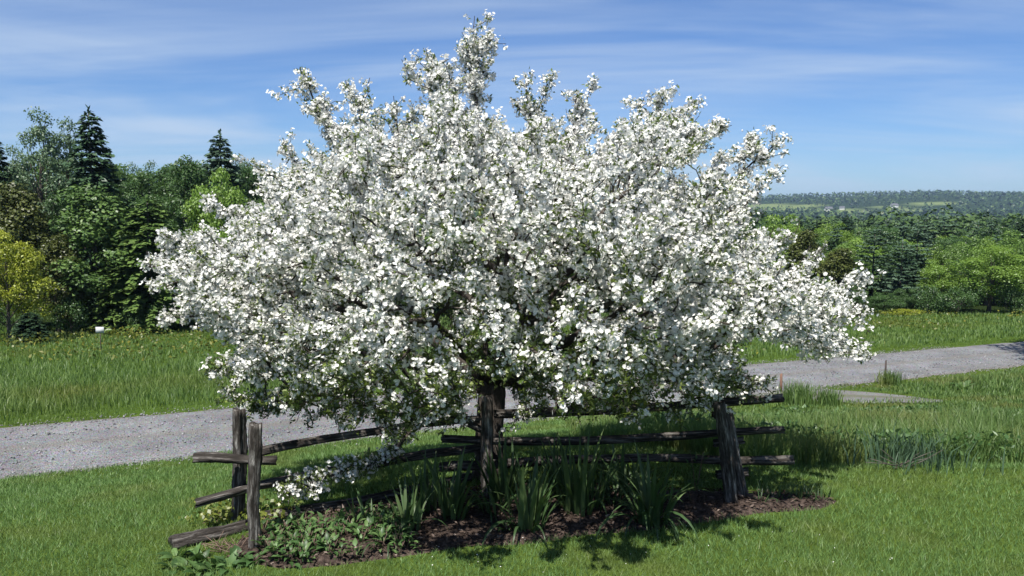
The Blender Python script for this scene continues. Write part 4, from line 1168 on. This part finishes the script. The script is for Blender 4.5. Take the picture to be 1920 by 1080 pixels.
# broad-leaved plants
def broad(L, W, seed, curl):
    g = np.random.default_rng(seed); segs = 6; u = np.linspace(0, 1, segs + 1)
    th = 0.5 + curl * u; st = L / segs
    xs = np.concatenate([[0], np.cumsum(np.sin(th[1:]) * st)]); zs = np.concatenate([[0], np.cumsum(np.cos(th[1:]) * st)])
    w = W * np.sin(np.clip(u * 1.02, 0, 1) ** 0.75 * math.pi).clip(0.04) / 2 * (1 + .08 * g.normal(size=segs + 1))
    c = np.stack([xs, 0 * xs, zs], -1); n_ = np.stack([np.cos(th) * -1, 0 * th, np.sin(th)], -1)
    s_ = np.array((0, 1.0, 0))
    V_ = np.stack([c + s_ * w[:, None] + n_ * w[:, None] * .3, c, c - s_ * w[:, None] + n_ * w[:, None] * .3], 1).reshape(-1, 3)
    i = np.arange(segs)[:, None] * 3; j = np.arange(2)[None, :]
    F_ = np.stack([i + j, i + j + 1, i + j + 4, i + j + 3], -1).reshape(-1, 4)
    return new_mesh('leaf', V_, F_, M_broad, np.full(len(F_), g.uniform()), smooth=True)
BR = [broad(1.0, 0.42, 440 + q, 0.5 + 0.25 * q) for q in range(6)]
def leafy(name, label, px, py, n, L, spread, seed, group=None, hgt=0.0, mat=None, xy=None):
    r = random.Random(seed); b_ = lawn_at(px, py) if xy is None else xy
    e = link(name, None, loc=(b_[0], b_[1], GZ(b_[0], b_[1]))); tag(e, label, 'plant', group)
    for q in range(n):
        a = r.uniform(0, 6.28); rr = spread * r.random(); l = L * r.uniform(.6, 1.1)
        z = hgt * r.random()
        o = link('leaf', r.choice(BR), e, (rr * math.cos(a), rr * math.sin(a), z - 0.01), (r.uniform(-.3, .3), r.uniform(-.3, .4), a + r.uniform(-.5, .5)), (l, l, l))
        if mat: o.material_slots[0].link = 'OBJECT'; o.material_slots[0].material = mat
    if hgt > 0:
        mb = MB()
        for q in range(3):
            a = r.uniform(0, 6.28); mb.add(*tube([(0, 0, -.03), (spread * .3 * math.cos(a), spread * .3 * math.sin(a), hgt * .5), (spread * .6 * math.cos(a), spread * .6 * math.sin(a), hgt)], [.004, .003, .002], 4))
        link('stem', mb.mesh('stem', M_twig), e)
    return e
r = random.Random(66)
for q in range(13):
    px = 335 + (q % 7) * 22 + r.uniform(-8, 8); py = (1062 if q < 7 else 1045) + r.uniform(-6, 12)
    leafy('dock_plant', 'bright green broad-leaved plant in the lawn before the fallen rail', px, py, 9, 0.17, 0.06, 500 + q, 'broad-leaved plants before the fallen rail')
for q in range(92):
    px = r.uniform(488, 770); py = np.interp(px, [490, 770], [1048, 1024]) + r.uniform(-48, 22)
    leafy('ground_cover_plant', 'low leafy ground cover plant in the bed behind the front post', px, py, 11, 0.10, 0.10, 540 + q, 'ground cover in the bed', hgt=0.14)
leafy('leafy_sprig', 'leafy sprig with small pale leaves on the left of the daylilies', 1130, 905, 22, 0.07, 0.05, 601, hgt=0.42)
leafy('leafy_sprig', 'bushy sprig of light leaves between daylily and leaning posts', 1305, 930, 46, 0.075, 0.13, 602, hgt=0.48)
leafy('leafy_sprig', 'small pale green sprout at the foot of the sunlit iris', 950, 1005, 10, 0.10, 0.05, 603, hgt=0.1)
# vine round the left posts
def vine(px, py, Yd, sx, sz, n, seed, label):
    g = np.random.default_rng(seed); c = at(px, py, Yd); gz = GZ(c[0], c[1])
    e = link('vine', None, loc=(c[0], c[1], gz)); tag(e, label, 'plant', 'yellow vines round the paired posts' if False else None)
    mb = MB()
    for q in range(10):
        t = np.array([(g.normal() * .05, g.normal() * .08, -0.02)] + [(g.normal() * sx * k / 3, g.normal() * .12, (c[2] - gz) * k / 3 * g.uniform(.6, 1.3)) for k in (1, 2, 3)])
        mb.add(*tube(t, [.005, .004, .003, .002], 4))
    link('stem', mb.mesh('stem', M_twig), e)
    P = np.stack([g.normal(size=n) * sx, g.normal(size=n) * .13, np.abs((c[2] - gz) + g.normal(size=n) * sz)], -1)
    V_, F_ = cards(P, rand_dir(n, g, -.3), norm(g.normal(size=(n, 3)) * .6 + np.array((0, -.4, .8))), g.uniform(.035, .065, n), g.uniform(.03, .055, n))
    link('leaves', new_mesh('leaves', V_, F_, M_vine, g.uniform(size=n)), e)['kind'] = 'stuff'
vine(418, 965, 8.35, .16, .07, 330, 611, 'yellow-green vine creeping round the foot of the paired posts')
vine(505, 962, 8.1, .12, .06, 130, 612, 'thin yellow vine trailing along the low rail behind the front post')
g = np.random.default_rng(620); mb = MB()
c = lawn_at(425, 1035)
for q in range(46):
    a = g.uniform(0, 6.28); L = g.uniform(.1, .3); p0 = np.array((g.normal() * .10, g.normal() * .08, -0.01))
    p1 = p0 + np.array((math.cos(a) * L, math.sin(a) * L * .6, g.uniform(.0, .16))); mb.add(*tube([p0, (p0 + p1) / 2 + g.normal(size=3) * .03, p1], [.005, .004, .002], 4))
tw = link('twig_pile', mb.mesh('twig_pile', M_twig), loc=(c[0], c[1], GZ(*c))); tag(tw, 'tangle of reddish dead twigs under the fallen rail', 'twigs')
# bark chips and fallen petals
g = np.random.default_rng(630)
M_chip = leaf_mat('bark_chip', [(0.0, (.02, .015, .012)), (0.6, (.075, .055, .044)), (1.0, (.26, .21, .18))], trans=0.0, gloss=0.0)
x = g.uniform(-3.4, 3.9, 16000); y = g.uniform(7.0, 9.9, 16000); k = bed_sd(x, y) > 0.0; x, y = x[k], y[k]; n = len(x)
z = H(x, y) + np.clip(bed_sd(x, y) * .35, 0, .05) + 0.014
V_, F_ = cards(np.stack([x, y, z], -1), np.concatenate([g.normal(size=(n, 2)), g.normal(size=(n, 1)) * .25], 1), norm(np.concatenate([g.normal(size=(n, 2)) * .4, np.ones((n, 1))], 1)), g.uniform(.03, .1, n), g.uniform(.012, .03, n), .1)
tag(link('bark_chips', new_mesh('bark_chips', V_, F_, M_chip, g.beta(1.3, 2.5, n))), 'brown bark chips strewn over the garden bed', 'mulch', kind='stuff')
x = g.uniform(-3.2, 3.6, 170); y = g.uniform(6.9, 11, 170); n = len(x)
z = H(x, y) + .035
V_, F_ = cards(np.stack([x, y, z], -1), np.concatenate([g.normal(size=(n, 2)), g.normal(size=(n, 1)) * .25], 1), norm(np.concatenate([g.normal(size=(n, 2)) * .4, np.ones((n, 1))], 1)), g.uniform(.012, .018, n), g.uniform(.010, .014, n), .2)
tag(link('fallen_petals', new_mesh('fallen_petals', V_, F_, M_petal, g.uniform(size=n))), 'white petals fallen on the lawn and bed under the tree', 'petals', kind='stuff')

# ------------------------------------------------------------------ roadside things
M_reed = leaf_mat('reed_grass', [(0.0, (.045, .085, .045)), (0.5, (.08, .14, .075)), (1.0, (.14, .2, .11))], trans=0.4, gloss=0.02)
def tussock(px, py, top, wpx, n, seed, label, mat=M_tall, nm='grass_tussock'):
    g = np.random.default_rng(seed); p = ground_at(px, py); Ld = p[1]
    hgt = (py - top) / 1500 * Ld; w = wpx / 1500 * Ld / 2
    P = np.stack([g.normal(size=n) * w * .5, g.normal(size=n) * w * .5, np.full(n, -.03)], -1)
    V_, F_ = blades2(P, hgt * g.uniform(.6, 1.1, n), g.uniform(.012, .028, n), g.uniform(.1, .7, n), g)
    o = link(nm, new_mesh(nm, V_, F_, mat, np.repeat(g.beta(2, 3, n), 2)), loc=p); tag(o, label, 'grass'); return o
tussock(1495, 757, 708, 58, 420, 701, 'dense dark grass tussock by the short orange stake')
tussock(1552, 760, 720, 44, 240, 702, 'smaller thin grass tussock on the gravel driveway mouth')
tussock(1668, 722, 690, 40, 300, 703, 'dark round tussock at the foot of the thin dark stake')
p = ground_at(1806, 730)
leafy('burdock', 'pale broad-leaved burdock in the grass beside the driveway', 0, 0, 12, 0.42, 0.12, 710, xy=p[:2])
M_stake = solid_mat('orange_stake', [(0.3, (.15, .085, .06)), (0.7, (.22, .13, .095))], scale=10, bump=0.2)
M_steel = solid_mat('rusty_steel', [(0.3, (.05, .04, .035)), (0.7, (.10, .08, .07))], scale=10, bump=0.2)
M_signw = solid_mat('sign_white', [(0.3, (.42, .44, .44)), (0.7, (.5, .52, .52))], scale=6, bump=0)
def stake(px, py, top, wpx, mat, label, nm):
    p = ground_at(px, py); hgt = (py - top) / 1500 * p[1]; r_ = wpx / 1500 * p[1] / 2
    mb = MB(); mb.add(*tube([(0, 0, -.2), (0.004, 0, hgt * .5), (0.0, 0, hgt * .94), (0.01, 0, hgt)], [r_, r_, r_ * .9, r_ * .35], 6, .08, 3))
    o = link(nm, mb.mesh(nm, mat), loc=p); tag(o, label, 'stake'); return o
tussock(1700, 870, 800, 170, 300, 704, 'bluish tall reed grass clump behind the dead branch', M_reed)
stake(1464, 735, 700, 5, M_stake, 'short orange-brown wooden stake at the near road edge', 'wooden_stake')
stake(1660, 705, 674, 3.5, M_steel, 'thin dark steel stake in the tussock by the road', 'metal_stake')
p = ground_at(190, 664)
hs = (664 - 612) / 1500 * p[1]
sg = link('sign', None, loc=p); tag(sg, 'small blank white sign on a thin post in the meadow', 'sign')
mb = MB(); mb.add(*tube([(0, 0, -.25), (0, 0, hs * .5), (0, 0, hs * .98)], [.022, .022, .022], 6)); link('post', mb.mesh('post', M_steel), sg)
w_, h_ = 0.17, 0.13
V_ = [(sx * w_, -.03 + sy, hs - h_ + sz * h_) for sz in (-1, 1) for sy in (0, .02) for sx in (-1, 1)]
V_ = np.array(V_); link('plate', new_mesh('plate', V_, np.array([(0, 1, 5, 4), (1, 3, 7, 5), (3, 2, 6, 7), (2, 0, 4, 6), (4, 5, 7, 6), (2, 3, 1, 0)]), M_signw), sg)
# dead branch lying at the edge of the tall grass
g = np.random.default_rng(720); p = ground_at(1690, 880); mb = MB()
for q in range(9):
    L = g.uniform(.25, .6); a = g.normal() * .35 + (math.pi if q % 2 else 0); p0 = np.array((g.normal() * .1, g.normal() * .05, .02)); p1 = p0 + np.array((math.cos(a) * L, math.sin(a) * L * .4, g.uniform(.05, .25)))
    mb.add(*tube([p0, (p0 + p1) / 2 + g.normal(size=3) * .02, p1], [.008, .006, .003], 5))
db = link('dead_branch', mb.mesh('dead_branch', M_trunk), loc=p); tag(db, 'grey dead branch lying where the lawn meets the tall grass', 'branch')
# flowering weeds in the meadow: yellowish patches
g = np.random.default_rng(730)
M_weed = leaf_mat('meadow_weeds', [(0.0, (.07, .10, .016)), (0.6, (.13, .15, .022)), (1.0, (.22, .21, .035))], trans=0.35, gloss=0.03)
cx = np.concatenate([g.uniform(-26, -8, 60), g.uniform(14, 38, 40), g.uniform(5, 16, 16)]); cy = np.concatenate([g.uniform(30, 44, 60), g.uniform(42, 58, 40), g.uniform(26, 30, 16)])
ci = np.repeat(np.arange(len(cx)), 32); n = len(ci)
x = cx[ci] + g.normal(size=n) * .7; y = cy[ci] + g.normal(size=n) * .7
s, t = road_st(x, y); k = t < -2.8; x, y = x[k], y[k]; n = len(x)
P = np.stack([x, y, H(x, y) + g.uniform(.1, .5, n)], -1)
V_, F_ = cards(P, rand_dir(n, g, .4), rand_dir(n, g, .8), g.uniform(.1, .22, n), g.uniform(.06, .12, n))
tag(link('meadow_weeds', new_mesh('meadow_weeds', V_, F_, M_weed, g.uniform(size=n))), 'yellowish leafy weeds scattered through the far meadow', 'weeds', kind='stuff')
# leafy weeds in the tall grass
x = g.uniform(2.6, 15, 40000); y = g.uniform(10.2, 20, 40000)
k = tall_zone(x, y) & (drv_dist(x, y) > 1.3) & (vnoise(x * 1.1, y * 1.1, 81) + .4 * vnoise(x * 2.6, y * 2.6, 82) > .1); x, y = x[k], y[k]; n = len(x)
P = np.stack([x, y, H(x, y) + np.minimum(g.uniform(.05, .42, n), np.interp(drv_dist(x, y), [1, 2, 3.5, 5, 7.5], [.03, .06, .12, .25, .6]))], -1)
V_, F_ = cards(P, rand_dir(n, g, .3), rand_dir(n, g, .8), g.uniform(.05, .12, n), g.uniform(.025, .06, n))
tag(link('grass_weeds', new_mesh('grass_weeds', V_, F_, M_broad, g.uniform(size=n))), 'broad-leaved weeds growing through the tall grass', 'weeds', kind='stuff')

# ------------------------------------------------------------------ haze
m, nt, out = mat_base('haze_air')
pv = nt.nodes.new('ShaderNodeVolumePrincipled')
pv.inputs['Color'].default_value = (.52, .72, 1.0, 1)
pv.inputs['Density'].default_value = 0.00012
pv.inputs['Anisotropy'].default_value = 0.2
nt.links.new(pv.outputs[0], out.inputs['Volume'])
V_ = [(sx, sy, sz) for sz in (-60, 95) for sx, sy in ((-6500, -100), (6500, -100), (6500, 7900), (-6500, 7900))]
hz = link('haze', new_mesh('haze', V_, np.array([(3, 2, 1, 0), (4, 5, 6, 7), (0, 1, 5, 4), (1, 2, 6, 5), (2, 3, 7, 6), (3, 0, 4, 7)]), m)); hz['kind'] = 'stuff'
hz['label'] = 'thin blue summer haze over the valley'; hz['category'] = 'haze'
